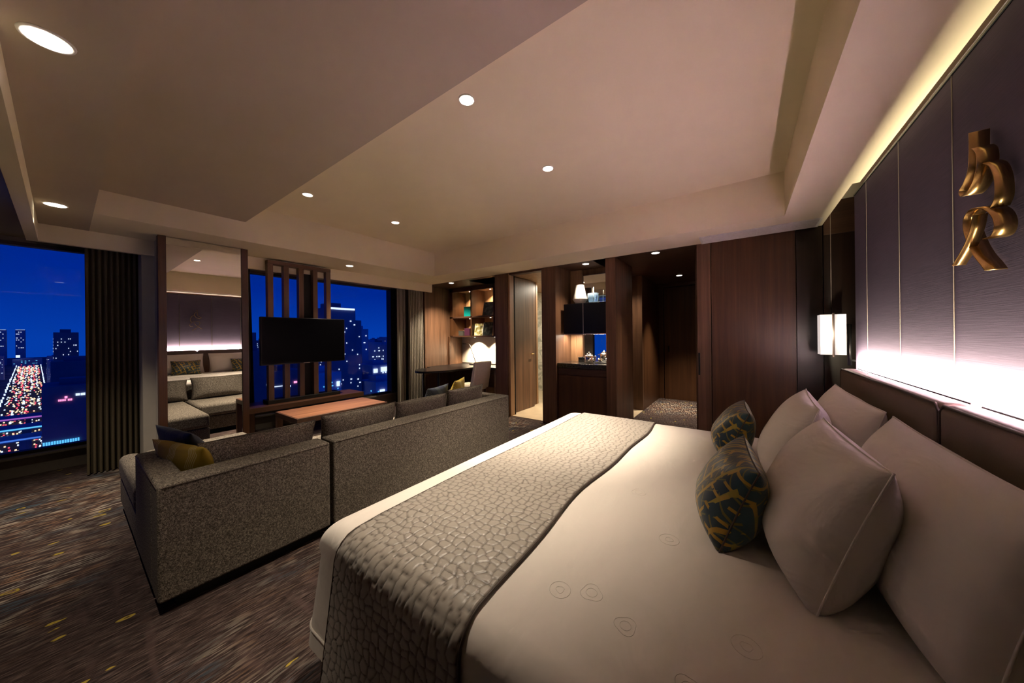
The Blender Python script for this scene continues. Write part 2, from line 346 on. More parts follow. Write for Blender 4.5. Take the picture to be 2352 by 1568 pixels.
# ------------------------------------------------------------------ mesh helpers
OFF = {}
class MB:
    def __init__(s): s.v = []; s.f = []
    def add(s, v, f):
        b = len(s.v); s.v.extend([tuple(p) for p in v]); s.f.extend([tuple(i + b for i in q) for q in f]); return s
    def box(s, x0, x1, y0, y1, z0, z1):
        v = [(x, y, z) for z in (z0, z1) for y in (y0, y1) for x in (x0, x1)]
        return s.add(v, [(0, 2, 3, 1), (4, 5, 7, 6), (0, 1, 5, 4), (2, 6, 7, 3), (0, 4, 6, 2), (1, 3, 7, 5)])
    def rot_box(s, c, sx, sy, sz, ang):
        ca, sa = math.cos(ang), math.sin(ang); v = []
        for z in (-sz / 2, sz / 2):
            for y in (-sy / 2, sy / 2):
                for x in (-sx / 2, sx / 2): v.append((c[0] + x * ca - y * sa, c[1] + x * sa + y * ca, c[2] + z))
        return s.add(v, [(0, 2, 3, 1), (4, 5, 7, 6), (0, 1, 5, 4), (2, 6, 7, 3), (0, 4, 6, 2), (1, 3, 7, 5)])
    def lathe(s, c, prof, n=24):
        v = []; f = []
        for r, z in prof:
            for k in range(n):
                a = 2 * math.pi * k / n; v.append((c[0] + r * math.cos(a), c[1] + r * math.sin(a), c[2] + z))
        m = len(prof)
        for i in range(m - 1):
            for k in range(n):
                k2 = (k + 1) % n; f.append((i * n + k, i * n + k2, (i + 1) * n + k2, (i + 1) * n + k))
        f.append(tuple(reversed(range(n)))); f.append(tuple((m - 1) * n + k for k in range(n)))
        return s.add(v, f)
    def tube(s, pts, r, n=10, closed=False):
        P = [Vector(p) for p in pts]; v = []; f = []; m = len(P)
        ref = None
        for i, p in enumerate(P):
            a = P[(i - 1) % m] if closed or i > 0 else p; b = P[(i + 1) % m] if closed or i < m - 1 else p
            t = (b - a).normalized()
            if ref is None: ref = Vector((0, 0, 1)) if abs(t.z) < 0.9 else Vector((1, 0, 0))
            n1 = t.cross(ref)
            if n1.length < 1e-6: n1 = t.orthogonal()
            n1.normalize(); n2 = t.cross(n1); ref = n1.cross(t)
            rr = r[i] if isinstance(r, (list, tuple)) else r
            for k in range(n):
                an = 2 * math.pi * k / n; q = p + n1 * math.cos(an) * rr + n2 * math.sin(an) * rr; v.append(q[:])
        L = m if closed else m - 1
        for i in range(L):
            j = (i + 1) % m
            for k in range(n):
                k2 = (k + 1) % n; f.append((i * n + k, i * n + k2, j * n + k2, j * n + k))
        if not closed:
            f.append(tuple(reversed(range(n)))); f.append(tuple((m - 1) * n + k for k in range(n)))
        return s.add(v, f)
    def prism(s, poly, z0, z1):
        n = len(poly); v = [(x, y, z0) for x, y in poly] + [(x, y, z1) for x, y in poly]
        f = [tuple(reversed(range(n))), tuple(range(n, 2 * n))] + [(i, (i + 1) % n, n + (i + 1) % n, n + i) for i in range(n)]
        return s.add(v, f)
    def grid(s, A):
        h, w = A.shape[:2]; v = A.reshape(-1, 3).tolist()
        f = [(i * w + j, i * w + j + 1, (i + 1) * w + j + 1, (i + 1) * w + j) for i in range(h - 1) for j in range(w - 1)]
        return s.add(v, f)
    def build(s, name, mat, parent=None, smooth=False, bevel=0.0, seg=2, attr=None, fix=True):
        V = np.array(s.v, dtype=float)
        if parent is not None: off = OFF[parent.name]
        else:
            lo = V.min(0); hi = V.max(0); off = np.array([(lo[0] + hi[0]) / 2, (lo[1] + hi[1]) / 2, lo[2]])
        me = bpy.data.meshes.new(name); me.from_pydata((V - off).tolist(), [], s.f); me.update()
        if bevel or fix:
            bm = bmesh.new(); bm.from_mesh(me)
            if bevel:
                bmesh.ops.bevel(bm, geom=list(bm.edges), offset=bevel, segments=seg, affect='EDGES', profile=0.5, clamp_overlap=True)
            bmesh.ops.recalc_face_normals(bm, faces=bm.faces)
            bm.to_mesh(me); bm.free()
        if attr is not None:
            a = me.attributes.new(attr[0], 'FLOAT', 'POINT'); a.data.foreach_set('value', np.asarray(attr[1], dtype=np.float32))
        me.materials.append(M[mat] if isinstance(mat, str) else mat)
        if smooth or bevel:
            me.shade_smooth()
            if bevel: me.set_sharp_from_angle(angle=math.radians(50))
        o = bpy.data.objects.new(name, me); col.objects.link(o)
        if bevel:
            wm = o.modifiers.new('normals', 'WEIGHTED_NORMAL'); wm.keep_sharp = True; wm.weight = 100
        if parent is not None:
            o.parent = parent; OFF[o.name] = OFF[parent.name]
        else:
            o.location = off.tolist(); OFF[o.name] = off
        return o

def tag(o, label=None, cat=None, group=None, kind=None):
    if label: o['label'] = label
    if cat: o['category'] = cat
    if group: o['group'] = group
    if kind: o['kind'] = kind
    return o

def thing(name, label, cat, loc=(0, 0, 0), group=None, kind=None):
    o = bpy.data.objects.new(name, None); col.objects.link(o); o.location = loc; OFF[o.name] = np.array(loc, dtype=float)
    o.empty_display_size = 0.1
    return tag(o, label, cat, group, kind)

def bx(x0, x1, y0, y1, z0, z1): return MB().box(x0, x1, y0, y1, z0, z1)
def part(name, dims, mat, parent, bevel=0.0, seg=2): return bx(*dims).build(name, mat, parent, bevel=bevel, seg=seg)
def struct(name, mb, mat, label=None, smooth=False, bevel=0.0):
    return tag(mb.build(name, mat, None, smooth=smooth, bevel=bevel), label, None, None, 'structure')

def snoise(P, seed, freq, n=7):
    g = np.random.RandomState(seed); out = np.zeros(P.shape[:-1])
    for k in range(n):
        d = g.randn(P.shape[-1]); d /= np.linalg.norm(d); fr = freq * (0.6 + 0.9 * g.rand())
        out += np.sin((P @ d) * fr + g.rand() * 6.28) / n
    return out

def smoothstep(a, b, x):
    t = np.clip((x - a) / (b - a), 0, 1); return t * t * (3 - 2 * t)

# ------------------------------------------------------------------ room shell
H0, L1, L2 = 2.395, 2.60, 2.79
YF = 4.335          # front plane of the timber wall
XP = 0.674          # face of the padded headboard wall
XG = -5.93          # window glass

struct('floor', bx(-5.95, 1.0, -1.0, 7.45, -0.05, 0.0), 'carpet', 'patterned dark brown carpet with pale and yellow flecks')

c = MB()
c.box(-5.07, -4.33, 0.155, YF, H0, 2.9)                 # along the windows
c.box(-4.33, 0.31, 3.76, YF, H0, 2.9)                   # along the timber wall
c.box(0.31, 0.635, -1.0, YF, H0, 2.9)                   # along the headboard
c.box(0.635, 0.78, -1.0, 3.25, H0, 2.9)
c.box(-4.33, 0.31, 1.152, 3.76, L2, 2.9)                # raised field
c.box(0.635, 1.0, 3.25, YF, 2.62, 2.9)                  # pocket over the bedside
c.box(-5.95, -5.07, -0.12, YF, 2.41, 2.9)               # curtain pocket
struct('ceiling', c, 'plaster', 'stepped plaster ceiling with recessed tray')

plain('plaster_shaded', (0.47, 0.40, 0.31), 0.9, noise=0.02, nscale=3, spec=0.2)  # shade painted into the plaster colour of lower tray field and near soffit
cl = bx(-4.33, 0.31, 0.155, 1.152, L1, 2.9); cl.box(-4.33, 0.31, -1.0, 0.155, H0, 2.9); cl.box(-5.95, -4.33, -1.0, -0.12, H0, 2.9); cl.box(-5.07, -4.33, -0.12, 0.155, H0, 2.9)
struct('ceiling_lowered', cl, 'plaster_shaded', 'lower tray field and near soffit with shade painted into the plaster')
# outer shell of the storey, closing the rooms off from the night outside
sh = MB(); sh.box(-6.05, 1.1, -1.1, 7.6, 2.9, 3.0); sh.box(-6.05, 1.1, 7.46, 7.6, -0.05, 2.9); sh.box(1.04, 1.1, -1.1, 7.46, -0.05, 2.9); sh.box(-6.05, -5.42, YF + 0.1, 7.46, -0.05, 2.9);
struct('wall_outer', sh, 'low_wall', 'outer walls and roof slab of the storey')
p = MB(); p.box(-5.12, -5.07, -0.12, YF, 2.238, H0); p.box(-5.12, 0.5, -0.18, -0.12, 2.238, H0)
struct('trim_1', p, 'plaster', 'plaster pelmet board in front of the curtains')

w = MB(); w.box(-6.0, -5.86, -1.0, YF, 0.0, 0.20); w.box(-6.0, -5.90, -1.0, YF, 2.33, 2.5)
w.box(-6.0, -5.86, 0.47, 1.38, 0.0, 2.5); w.box(-6.0, -5.86, 4.02, YF + 0.1, 0.0, 2.5)
struct('wall_left', w, 'low_wall', 'window wall with low sill')
w = MB(); w.box(-5.86, -5.085, 0.485, 1.375, 0.0, 2.41); w.box(-5.085, -4.80, 0.575, 1.255, 0.0, H0)
struct('wall_pier', w, 'pale_wall', 'pale pier between the two windows')
w = MB(); w.box(-6.0, 1.04, -1.06, -1.0, 0, 0.2); w.box(-6.0, 1.04, -1.06, -1.0, 2.33, 2.9); w.box(-3.45, 1.04, -1.06, -1.0, 0.2, 2.33); w.box(-6.0, -4.25, -1.06, -1.0, 0.2, 2.33)
struct('wall_near', w, 'low_wall', 'window wall behind the viewpoint')
w3 = thing('window_3', 'window behind the viewpoint', None, (-3.5, -1.03, 0.2), kind='structure')
bx(-4.25, -3.45, -1.035, -1.025, 0.2, 2.33).build('pane', 'window_glass', w3)
for x in (-4.25, -3.50): bx(x, x + 0.05, -1.06, -1.0, 0.2, 2.33).build('window_frame', 'dark_frame', w3)

def window(name, y0, y1, label, mull=()):
    t = thing(name, label, None, (XG, (y0 + y1) / 2, 0.20), kind='structure')
    f = MB(); fw = 0.055
    f.box(XG - 0.04, XG + 0.05, y0, y1, 0.20, 0.245); f.box(XG - 0.04, XG + 0.05, y0, y1, 2.31, 2.345)
    f.box(XG - 0.04, XG + 0.05, y0, y0 + fw, 0.245, 2.31); f.box(XG - 0.04, XG + 0.05, y1 - fw, y1, 0.245, 2.31)
    for m in mull: f.box(XG - 0.04, XG + 0.05, m - 0.03, m + 0.03, 0.245, 2.31)
    f.build('window_frame', 'dark_frame', t)
    bx(XG - 0.006, XG + 0.006, y0 + fw, y1 - fw, 0.245, 2.31).build('pane', 'window_glass', t)
    bx(-5.90, -5.80, y0, y1, 0.19, 0.212).build('window_sill', 'low_wall', t)
    return t
window('window_1', -0.98, 0.47, 'left window overlooking the boulevard')
window('window_2', 1.38, 4.02, 'wide window behind the television', ())
bx(-5.98, -5.83, 3.90, 4.02, 0.2, 2.34).build('window_frame', 'dark_frame', bpy.data.objects['window_2'])

# right: padded wall in separate panels, each with a thin metal edge
wr_ = thing('wall_right', 'padded aubergine fabric wall behind the bed', None, (XP, 1.2, 0), kind='structure')
bx(0.76, 0.80, -1.0, 3.25, 0, 2.9).build('backing', 'dark_walnut_z', wr_)
seams = [-1.0, -0.63, -0.095, 0.44, 0.973, 1.507, 2.042, 2.577, 3.126, 3.41]
for a, b in zip(seams[:-1], seams[1:]):
    bx(XP, XP + 0.03, a + 0.003, b - 0.003, 0.0, 2.353).build('panel', 'panel_fabric', wr_, bevel=0.004, seg=1)
for a in seams[1:-1]:
    bx(XP - 0.0015, XP + 0.012, a - 0.0014, a + 0.0014, 0.0, 2.352).build('metal_strip', 'strip_metal', wr_)
bx(XP - 0.004, XP + 0.03, -1.0, 3.41, 2.353, 2.363).build('top_edge', 'black_metal', wr_)
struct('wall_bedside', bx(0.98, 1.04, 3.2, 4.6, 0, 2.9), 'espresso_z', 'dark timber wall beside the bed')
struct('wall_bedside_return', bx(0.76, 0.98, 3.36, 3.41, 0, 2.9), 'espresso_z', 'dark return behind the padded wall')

# far: timber wall of upright boards around niches and doors
wf = thing('wall_far', 'walnut panelled wall with niches and doorways', None, (-2.3, YF, 0), kind='structure')
def board(x0, x1, y0, y1, z0=0.0, z1=H0, mat='walnut_z', name='panel', bevel=0.002):
    return part(name, (x0, x1, y0, y1, z0, z1), mat, wf, bevel=bevel, seg=1)
board(-3.463, -3.235, YF, 4.50)
board(-3.200, -3.165, 4.36, 4.50, name='door_jamb', mat='oak_z')
board(-3.235, -3.200, YF, 4.36)
board(-3.463, -3.30, 4.50, 5.40, name='side_panel')
board(-2.537, -2.294, YF, 5.0)
board(-1.525, -1.388, YF, 5.14)
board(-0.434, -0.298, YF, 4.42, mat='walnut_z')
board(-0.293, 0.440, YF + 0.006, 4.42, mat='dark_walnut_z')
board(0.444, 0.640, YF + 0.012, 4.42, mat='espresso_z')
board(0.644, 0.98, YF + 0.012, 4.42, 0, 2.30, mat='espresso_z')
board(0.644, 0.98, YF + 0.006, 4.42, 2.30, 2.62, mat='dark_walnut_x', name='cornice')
board(-3.165, -2.537, YF + 0.01, 4.46, 2.362, H0, mat='dark_walnut_x', name='door_head')
for z, dz in ((0.87, 0.16), ):
    part('pull_handle', (-0.428, -0.410, YF - 0.012, YF, 0.87, 1.13), 'black_metal', wf, 0.003)

# study niche
board(-5.40, -5.305, YF, 5.45, mat='walnut_z', name='side_panel')
board(-5.305, -3.30, 5.42, 5.48, 0, H0, mat='oak_z', name='back_panel')
board(-5.40, -3.30, YF, 5.48, H0, 2.5, mat='dark_walnut_x', name='niche_ceiling')
board(-5.302, -3.46, 5.405, 5.42, 0.75, 1.33, mat='paper_white', name='pinboard')
# minibar niche
board(-2.294, -1.525, 4.90, 4.96, 0, H0, mat='walnut_z', name='back_panel')
board(-2.294, -1.525, YF, 4.96, H0, 2.5, mat='dark_walnut_x', name='niche_ceiling')
board(-2.300, -2.20, 4.86, 4.90, 0.93, H0, mat='oak_z', name='back_panel')
board(-2.198, -2.095, 4.86, 4.90, 0.93, H0, mat='oak_z', name='back_panel')
# entrance hall
hall = thing('wall_hall', 'dark timber walls of the entrance hall', None, (-0.9, 6, 0), kind='structure')
def hb(name, d, mat): return part(name, d, mat, hall, bevel=0.002, seg=1)
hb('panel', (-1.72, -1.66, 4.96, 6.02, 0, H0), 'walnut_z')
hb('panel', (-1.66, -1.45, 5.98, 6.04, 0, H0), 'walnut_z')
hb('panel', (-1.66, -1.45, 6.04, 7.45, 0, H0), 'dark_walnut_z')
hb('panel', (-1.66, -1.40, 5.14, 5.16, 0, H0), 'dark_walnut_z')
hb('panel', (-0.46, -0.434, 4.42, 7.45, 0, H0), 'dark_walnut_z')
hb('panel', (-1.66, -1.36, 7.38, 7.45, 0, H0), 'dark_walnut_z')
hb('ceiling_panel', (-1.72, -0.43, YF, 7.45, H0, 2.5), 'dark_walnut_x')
hb('lintel', (-1.5, -0.43, 7.30, 7.45, 2.33, H0), 'dark_walnut_x')
hb('pull_handle', (-1.668, -1.650, 5.955, 5.98, 0.95, 1.20), 'steel_line')
struct('floor_lobby', bx(-1.66, -1.45, 5.16, 5.98, 0.0, 0.006), 'tile_floor', 'pale tiled threshold off the entrance hall')
d3 = thing('door_2', 'dark timber entrance door at the end of the hall', None, (-0.9, 7.36, 0), kind='structure')
part('door_leaf', (-1.345, -0.47, 7.36, 7.40, 0.0, 2.32), 'dark_walnut_z', d3, 0.003)
part('door_handle', (-1.27, -1.25, 7.33, 7.36, 0.98, 1.10), 'black_metal', d3, 0.002)

# bathroom beyond the open door
struct('floor_bathroom', bx(-4.2, -2.30, 4.40, 6.9, 0.0, 0.008), 'tile_floor', 'beige tiled bathroom floor')
w = MB(); w.box(-4.2, -2.2, 6.8, 6.9, 0, H0); w.box(-2.35, -2.28, 5.0, 6.8, 0, H0); w.box(-4.25, -4.15, 5.5, 6.8, 0, H0)
struct('wall_bathroom', w, 'marble', 'pale marble bathroom walls')
struct('ceiling_bathroom', bx(-4.2, -2.28, 4.46, 6.9, H0, 2.5), 'oak_z', 'timber bathroom ceiling')
d1 = thing('door_1', 'walnut bathroom door standing open', None, (-3.23, 4.51, 0), kind='structure')
part('door_leaf', (-3.27, -3.23, 4.515, 5.22, 0.012, 2.372), 'walnut_z', d1, 0.002)
hn = MB(); hn.tube([(-3.23, 5.14, 1.01), (-3.185, 5.14, 1.01), (-3.175, 5.13, 1.01), (-3.175, 5.03, 1.01)], 0.010)
hn.lathe((-3.23, 5.14, 1.01), [(0.002, -0.001), (0.002, 0.001)], 8)
hn.build('door_handle', 'brass', d1, smooth=True)
for z in (0.25, 1.25, 2.15): part('hinge', (-3.232, -3.222, 4.498, 4.52, z, z + 0.10), 'steel_line', d1)
part('door_jamb', (-3.235, -3.165, 4.475, 4.512, 0, 2.372), 'black_plinth', d1)

# ------------------------------------------------------------------ lights in the ceiling
def downlight(loc, rad, label, group, power, angle, target=None, color=WARM, blend=1.0, mat='lamp_disc'):
    x, y, z = loc
    t = thing('ceiling_downlight', label, 'ceiling light', (x, y, z - 0.004), group)
    MB().lathe((x, y, z - 0.005), [(rad * 1.0, 0.006), (rad * 1.0, 0.0), (rad * 1.16, 0.0), (rad * 1.2, 0.0055)], 32).build('trim_ring', 'white_trim', t, smooth=True)
    MB().lathe((x, y, z - 0.0062), [(rad * 0.97, 0.0), (rad * 0.97, 0.004)], 32).build('lamp', mat, t)
    if power: spot('downlight_lamp', (x, y, z - 0.03), power, angle, blend, color, rad * 0.6, target or (x, y, 0))
    return t
G = 'recessed ceiling downlights'
P0 = 400
downlight((-1.355, 1.443, L2), 0.042, 'round downlight in the tray ceiling, nearest over the bed runner', G, P0 * 0.72, 70)
downlight((-1.355, 2.448, L2), 0.042, 'round downlight in the tray ceiling over the far end of the bed', G, P0 * 1.65, 62)
downlight((-3.540, 1.443, L2), 0.042, 'round downlight in the tray ceiling above the chaise end of the sofa', G, P0 * 1.5, 62)
downlight((-3.540, 2.448, L2), 0.042, 'round downlight in the tray ceiling above the coffee table', G, P0 * 1.5, 64)
downlight((-1.950, -0.024, H0), 0.052, 'largest round downlight in the low soffit at upper left', G, 85, 62)
downlight((-4.280, -0.025, H0), 0.052, 'round downlight in the low soffit close to the left window', G, 170, 78)
downlight((-4.640, 2.440, H0), 0.045, 'round downlight in the soffit above the television', G, 80, 80)
downlight((-4.620, 4.430, H0), 0.045, 'round downlight in the timber ceiling of the study niche', G, 300, 92, (-5.15, 4.75, 0.5))
downlight((-1.867, 4.480, H0), 0.045, 'round downlight in the timber ceiling of the minibar niche', G, 110, 100)
downlight((-0.906, 4.440, H0), 0.045, 'round downlight at the mouth of the entrance hall', G, 90, 70)
downlight((-0.917, 6.410, H0), 0.045, 'round downlight deep inside the entrance hall', G, 420, 70)
spot('hall_side_unseen_lamp', (-1.55, 5.55, 2.3), 50, 120, 1.0, WARM, 0.05)  # unseen lamp without a fixture, added to light the hall's side panel
area('bathroom_unseen_lamp', (-2.95, 5.9, 2.36), 0.5, 0.5, 34, (1.0, 0.90, 0.72))  # unseen lamp without a fixture, lights the bathroom beyond the door
spot('bathroom_door_fill', (-2.55, 5.25, 2.36), 300, 46, 1.0, (1.0, 0.78, 0.55), 0.04, (-2.98, 4.85, 0.0))  # unseen spot added so the open door brightens towards its foot

# ventilation grille in the soffit in front of the wardrobe
vg = thing('ceiling_vent', 'long slotted air grille in the soffit above the wardrobe', 'vent', (0.1, 4.16, H0 - 0.012))
f = MB(); f.box(-0.38, 0.60, 4.03, 4.05, H0 - 0.012, H0 - 0.0005); f.box(-0.38, 0.60, 4.29, 4.31, H0 - 0.012, H0 - 0.0005)
f.box(-0.38, -0.36, 4.05, 4.29, H0 - 0.012, H0 - 0.0005); f.box(0.58, 0.60, 4.05, 4.29, H0 - 0.012, H0 - 0.0005); f.box(0.12, 0.13, 4.05, 4.29, H0 - 0.012, H0 - 0.0005)
f.build('frame', 'white_trim', vg)
part('backing', (-0.36, 0.58, 4.05, 4.29, H0 - 0.003, H0 - 0.0008), 'black_plinth', vg)
for k in range(9):
    y = 4.063 + k * 0.0265; part('slat', (-0.36, 0.58, y, y + 0.014, H0 - 0.011, H0 - 0.004), 'white_trim', vg)

# ------------------------------------------------------------------ bed
bed = thing('bed', 'wide upholstered bed base under the white duvet', 'bed', (-0.35, 1.77, 0))
part('bed_base', (-1.24, 0.54, 0.68, 2.86, 0.05, 0.30), 'leather', bed, 0.01)
part('mattress', (-1.27, 0.54, 0.66, 2.88, 0.30, 0.555), 'linen', bed, 0.05, 3)
for x in (-1.1, 0.4):
    for y in (0.8, 2.74): part('leg', (x - 0.04, x + 0.04, y - 0.04, y + 0.04, 0.0, 0.05), 'black_plinth', bed)

BX0, BX1, BY0, BY1, ZT, RR = -1.415, 0.54, 0.585, 2.955, 0.602, 0.085
HEM = 0.155
def rrect(x0, x1, y0, y1, r, per=26):
    pts = []
    def seg(a, b, n): 
        for k in range(n): t = k / n; pts.append((a[0] + (b[0] - a[0]) * t, a[1] + (b[1] - a[1]) * t))
    def arc(cx, cy, a0, n=8):
        for k in range(n): a = a0 + (math.pi / 2) * k / n; pts.append((cx + r * math.cos(a), cy + r * math.sin(a)))
    seg((x1, y0 + r), (x1, y1 - r), per); arc(x1 - r, y1 - r, 0)
    seg((x1 - r, y1), (x0 + r, y1), per); arc(x0 + r, y1 - r, math.pi / 2)
    seg((x0, y1 - r), (x0, y0 + r), per); arc(x0 + r, y0 + r, math.pi)
    seg((x0 + r, y0), (x1 - r, y0), per); arc(x1 - r, y0 + r, 1.5 * math.pi)
    return np.array(pts)
def duvet_profile():
    pr = []
    for k in range(13):
        a = (math.pi / 2) * k / 12; pr.append((RR * (1 - math.sin(a)), ZT - RR * (1 - math.cos(a))))
    for k in range(1, 17):
        t = k / 16; z = (ZT - RR) + (HEM - (ZT - RR)) * t; pr.append((-0.035 * t, z))
    return pr
rings = []
for s in np.linspace(0.0, 1.0, 22)[:-1]:
    ins = RR + (1 - s) * 0.80
    rings.append((ins, ZT + 0.018 * (1 - s ** 3)))
rings += duvet_profile()
A = []
for ins, z in rings:
    rad = max(0.03, 0.06 + (0.03 if ins < 0 else 0))
    q = rrect(BX0 + ins, BX1 - ins * 0.9, BY0 + ins, BY1 - ins, rad)
    A.append(np.column_stack([q, np.full(len(q), z)]))
A = np.array(A)
A[:, :, 2] += 0.004 * snoise(A, 3, 7.0) * (A[:, :, 2] > 0.5)
hang = np.clip((0.5 - A[:, :, 2]) / 0.3, 0, 1)
fold = snoise(A[:, :, :2], 11, 16.0) * 0.012 * hang
ctr = np.array([(BX0 + BX1) / 2, (BY0 + BY1) / 2]); dirn = A[:, :, :2] - ctr; dirn /= np.linalg.norm(dirn, axis=-1, keepdims=True)
A[:, :, :2] += dirn * fold[..., None]
A = np.concatenate([A, A[:, :1]], axis=1)
db = MB(); db.grid(A); n0 = A.shape[1]
cx_ = len(db.v); db.v.append((float(A[0, :, 0].mean()), 1.77, ZT + 0.02))
for j in range(n0 - 1): db.f.append((cx_, j + 1, j))
duvet = db.build('duvet', 'duvet_linen', None, smooth=True)
tag(duvet, 'smooth white duvet spread over the bed', 'duvet')
# raised hem band of the duvet
hem = MB()
ri = int(np.argmin(np.abs(A[:, 5, 2] - (HEM + 0.075)) + (np.arange(len(A)) < 25) * 9))
hem.tube([tuple(A[ri, k] + np.array([*(dirn[ri, k] * 0.002), 0])) for k in range(26, dirn.shape[1] - 8)], 0.0045, 6)
hem.build('hem_piping', 'linen', duvet, smooth=True)
# embossed crests woven in the duvet
def crest(cx, cy, s, rot, kind):
    pts = []
    if kind == 0: pts = [(math.cos(a) * s, math.sin(a) * s) for a in np.linspace(0, 2 * math.pi, 28, endpoint=False)]
    else:
        for k in range(3):
            a0 = math.pi / 2 + k * 2 * math.pi / 3
            for a in np.linspace(-0.9, 0.9, 7): pts.append((math.cos(a0) * s * 0.35 + math.cos(a0 + a) * s * 0.6, math.sin(a0) * s * 0.35 + math.sin(a0 + a) * s * 0.6))
    ca, sa = math.cos(rot), math.sin(rot)
    return [(cx + x * ca - y * sa, cy + x * sa + y * ca) for x, y in pts]
em = MB()
from mathutils.bvhtree import BVHTree
_bv = BVHTree.FromPolygons([Vector(q) for q in db.v], [f for f in db.f])
def ztop(x, y):
    h = _bv.ray_cast(Vector((x, y, 2.0)), Vector((0, 0, -1)))
    return (h[0].z if h[0] is not None else ZT) + 0.0001
def ztop_plain(x, y): return ZT + 0.018 * (1 - np.clip(1 - (min(x - BX0, BX1 - x, y - BY0, BY1 - y) - RR) / 0.8, 0, 1) ** 3) + 0.0002
for (x, y, s, r, k) in ((-0.36, 0.88, 0.034, 0.3, 1), (-0.44, 0.84, 0.030, 0.9, 0), (-0.25, 0.83, 0.030, 1.6, 1), (-0.22, 1.25, 0.032, 2.0, 0), (-0.40, 1.55, 0.034, 0.2, 1), (0.0, 0.93, 0.03, 0.5, 0), (-0.10, 0.76, 0.03, 0.9, 1)):
    em.tube([(px_, py_, ztop(px_, py_) + 0.004 * 0) for px_, py_ in crest(x, y, s, r, k)], 0.0009, 5, closed=True)
    em.tube([(px_, py_, ztop(px_, py_)) for px_, py_ in crest(x, y, s * 0.45, r + 0.6, 1 - k)], 0.0008, 5, closed=True)
tag(em.build('embossed_crest', 'linen', duvet, smooth=True), kind='stuff')

# quilted runner: crackle relief is real geometry
def drape(y):
    # height and outward offset of the duvet surface met by the runner at arc position y along the bed's width
    pass
NX, prof = 176, []
near_drop, far_drop = 0.545, 0.33
ys = []
for z in np.linspace(0.045, ZT - RR, 120)[:-1]: ys.append((BY0 - 0.047 * (ZT - RR - z) / (ZT - RR - HEM), z))
for k in range(15):
    a = (math.pi / 2) * k / 14; ys.append((BY0 + RR * (1 - math.cos(a)), ZT - RR + RR * math.sin(a)))
ytop = np.linspace(BY0 + RR, BY1 - RR, 520)[1:-1]
for y in ytop: ys.append((y, None))
for k in range(15):
    a = (math.pi / 2) * k / 14; ys.append((BY1 - RR + RR * math.sin(a), ZT - RR + RR * math.cos(a)))
for z in np.linspace(ZT - RR, 0.26, 40)[1:]: ys.append((BY1 + 0.047 * (ZT - RR - z) / (ZT - RR - HEM), z))
P2 = []
acc = 0.0; last = None
R3 = np.zeros((len(ys), NX, 3)); S = np.zeros((len(ys), NX, 2)); NRM = np.zeros((len(ys), 2))
for i, (y, z) in enumerate(ys):
    zz = ZT if z is None else z
    if last is not None: acc += math.hypot(y - last[0], zz - last[1])
    last = (y, zz)
    S[i, :, 1] = acc
    x1 = -0.600 + 0.018 * math.sin(acc * 3.1 + 0.6) + 0.008 * math.sin(acc * 8.3); x0 = -1.232 + 0.006 * math.sin(acc * 4.0)
    xs = np.linspace(x0, x1, NX); S[i, :, 0] = xs
    R3[i, :, 0] = xs; R3[i, :, 1] = y
    if z is None:
        dmin = np.minimum(np.minimum(xs - BX0, y - BY0), BY1 - y); dmin = np.minimum(dmin, BX1 - xs)
        R3[i, :, 2] = ZT + 0.018 * (1 - np.clip(1 - (dmin - RR) / 0.8, 0, 1) ** 3)
    else:
        R3[i, :, 2] = z
for i in range(len(ys)):
    a, b = R3[max(i - 1, 0), 90, 1:], R3[min(i + 1, len(ys) - 1), 90, 1:]
    t = b - a; t /= np.linalg.norm(t) + 1e-9; NRM[i] = (-t[1], t[0])
gr = np.random.RandomState(5)
cs = 0.037
warp = S + 0.010 * np.stack([snoise(S, 21, 60), snoise(S, 22, 60)], -1)
gx, gy = np.floor(warp[..., 0] / cs).astype(int), np.floor(warp[..., 1] / (cs * 0.86)).astype(int)
jit = gr.rand(200, 400, 2) * 0.66 + 0.17
d1 = np.full(gx.shape, 9.0); d2 = np.full(gx.shape, 9.0)
for a in (-1, 0, 1):
    for b in (-1, 0, 1):
        ix, iy = gx + a, gy + b; jj = jit[ix % 200, iy % 400]
        px_ = (ix + jj[..., 0]) * cs; py_ = (iy + jj[..., 1]) * cs * 0.86
        d = np.hypot(warp[..., 0] - px_, (warp[..., 1] - py_) * 1.12)
        m = d < d1; d2 = np.where(m, d1, np.minimum(d2, d)); d1 = np.where(m, d, d1)
edge = np.clip((d2 - d1) / 0.0075, 0, 1); st = edge ** 0.8
lift = 0.008 + 0.0046 * np.sqrt(edge) + 0.0012 * snoise(S, 33, 90)
side = np.minimum(np.arange(NX), np.arange(NX)[::-1]); bind = side < 2
lift[:, bind] = 0.0075; st[:, bind] = 0.05
R3[:, :, 1] += NRM[:, None, 0] * lift; R3[:, :, 2] += NRM[:, None, 1] * lift
mb = MB(); mb.grid(R3)
run = mb.build('bed_runner', 'quilted_satin', None, smooth=True, attr=('stitch', st.reshape(-1)))
tag(run, 'grey brown quilted satin runner laid across the foot of the bed', 'bed runner')
for j in (0, NX - 1):
    t = MB(); t.tube([tuple(R3[i, j]) for i in range(0, len(ys), 3)], 0.0045, 6); t.build('edge_binding', 'piping', run, smooth=True)

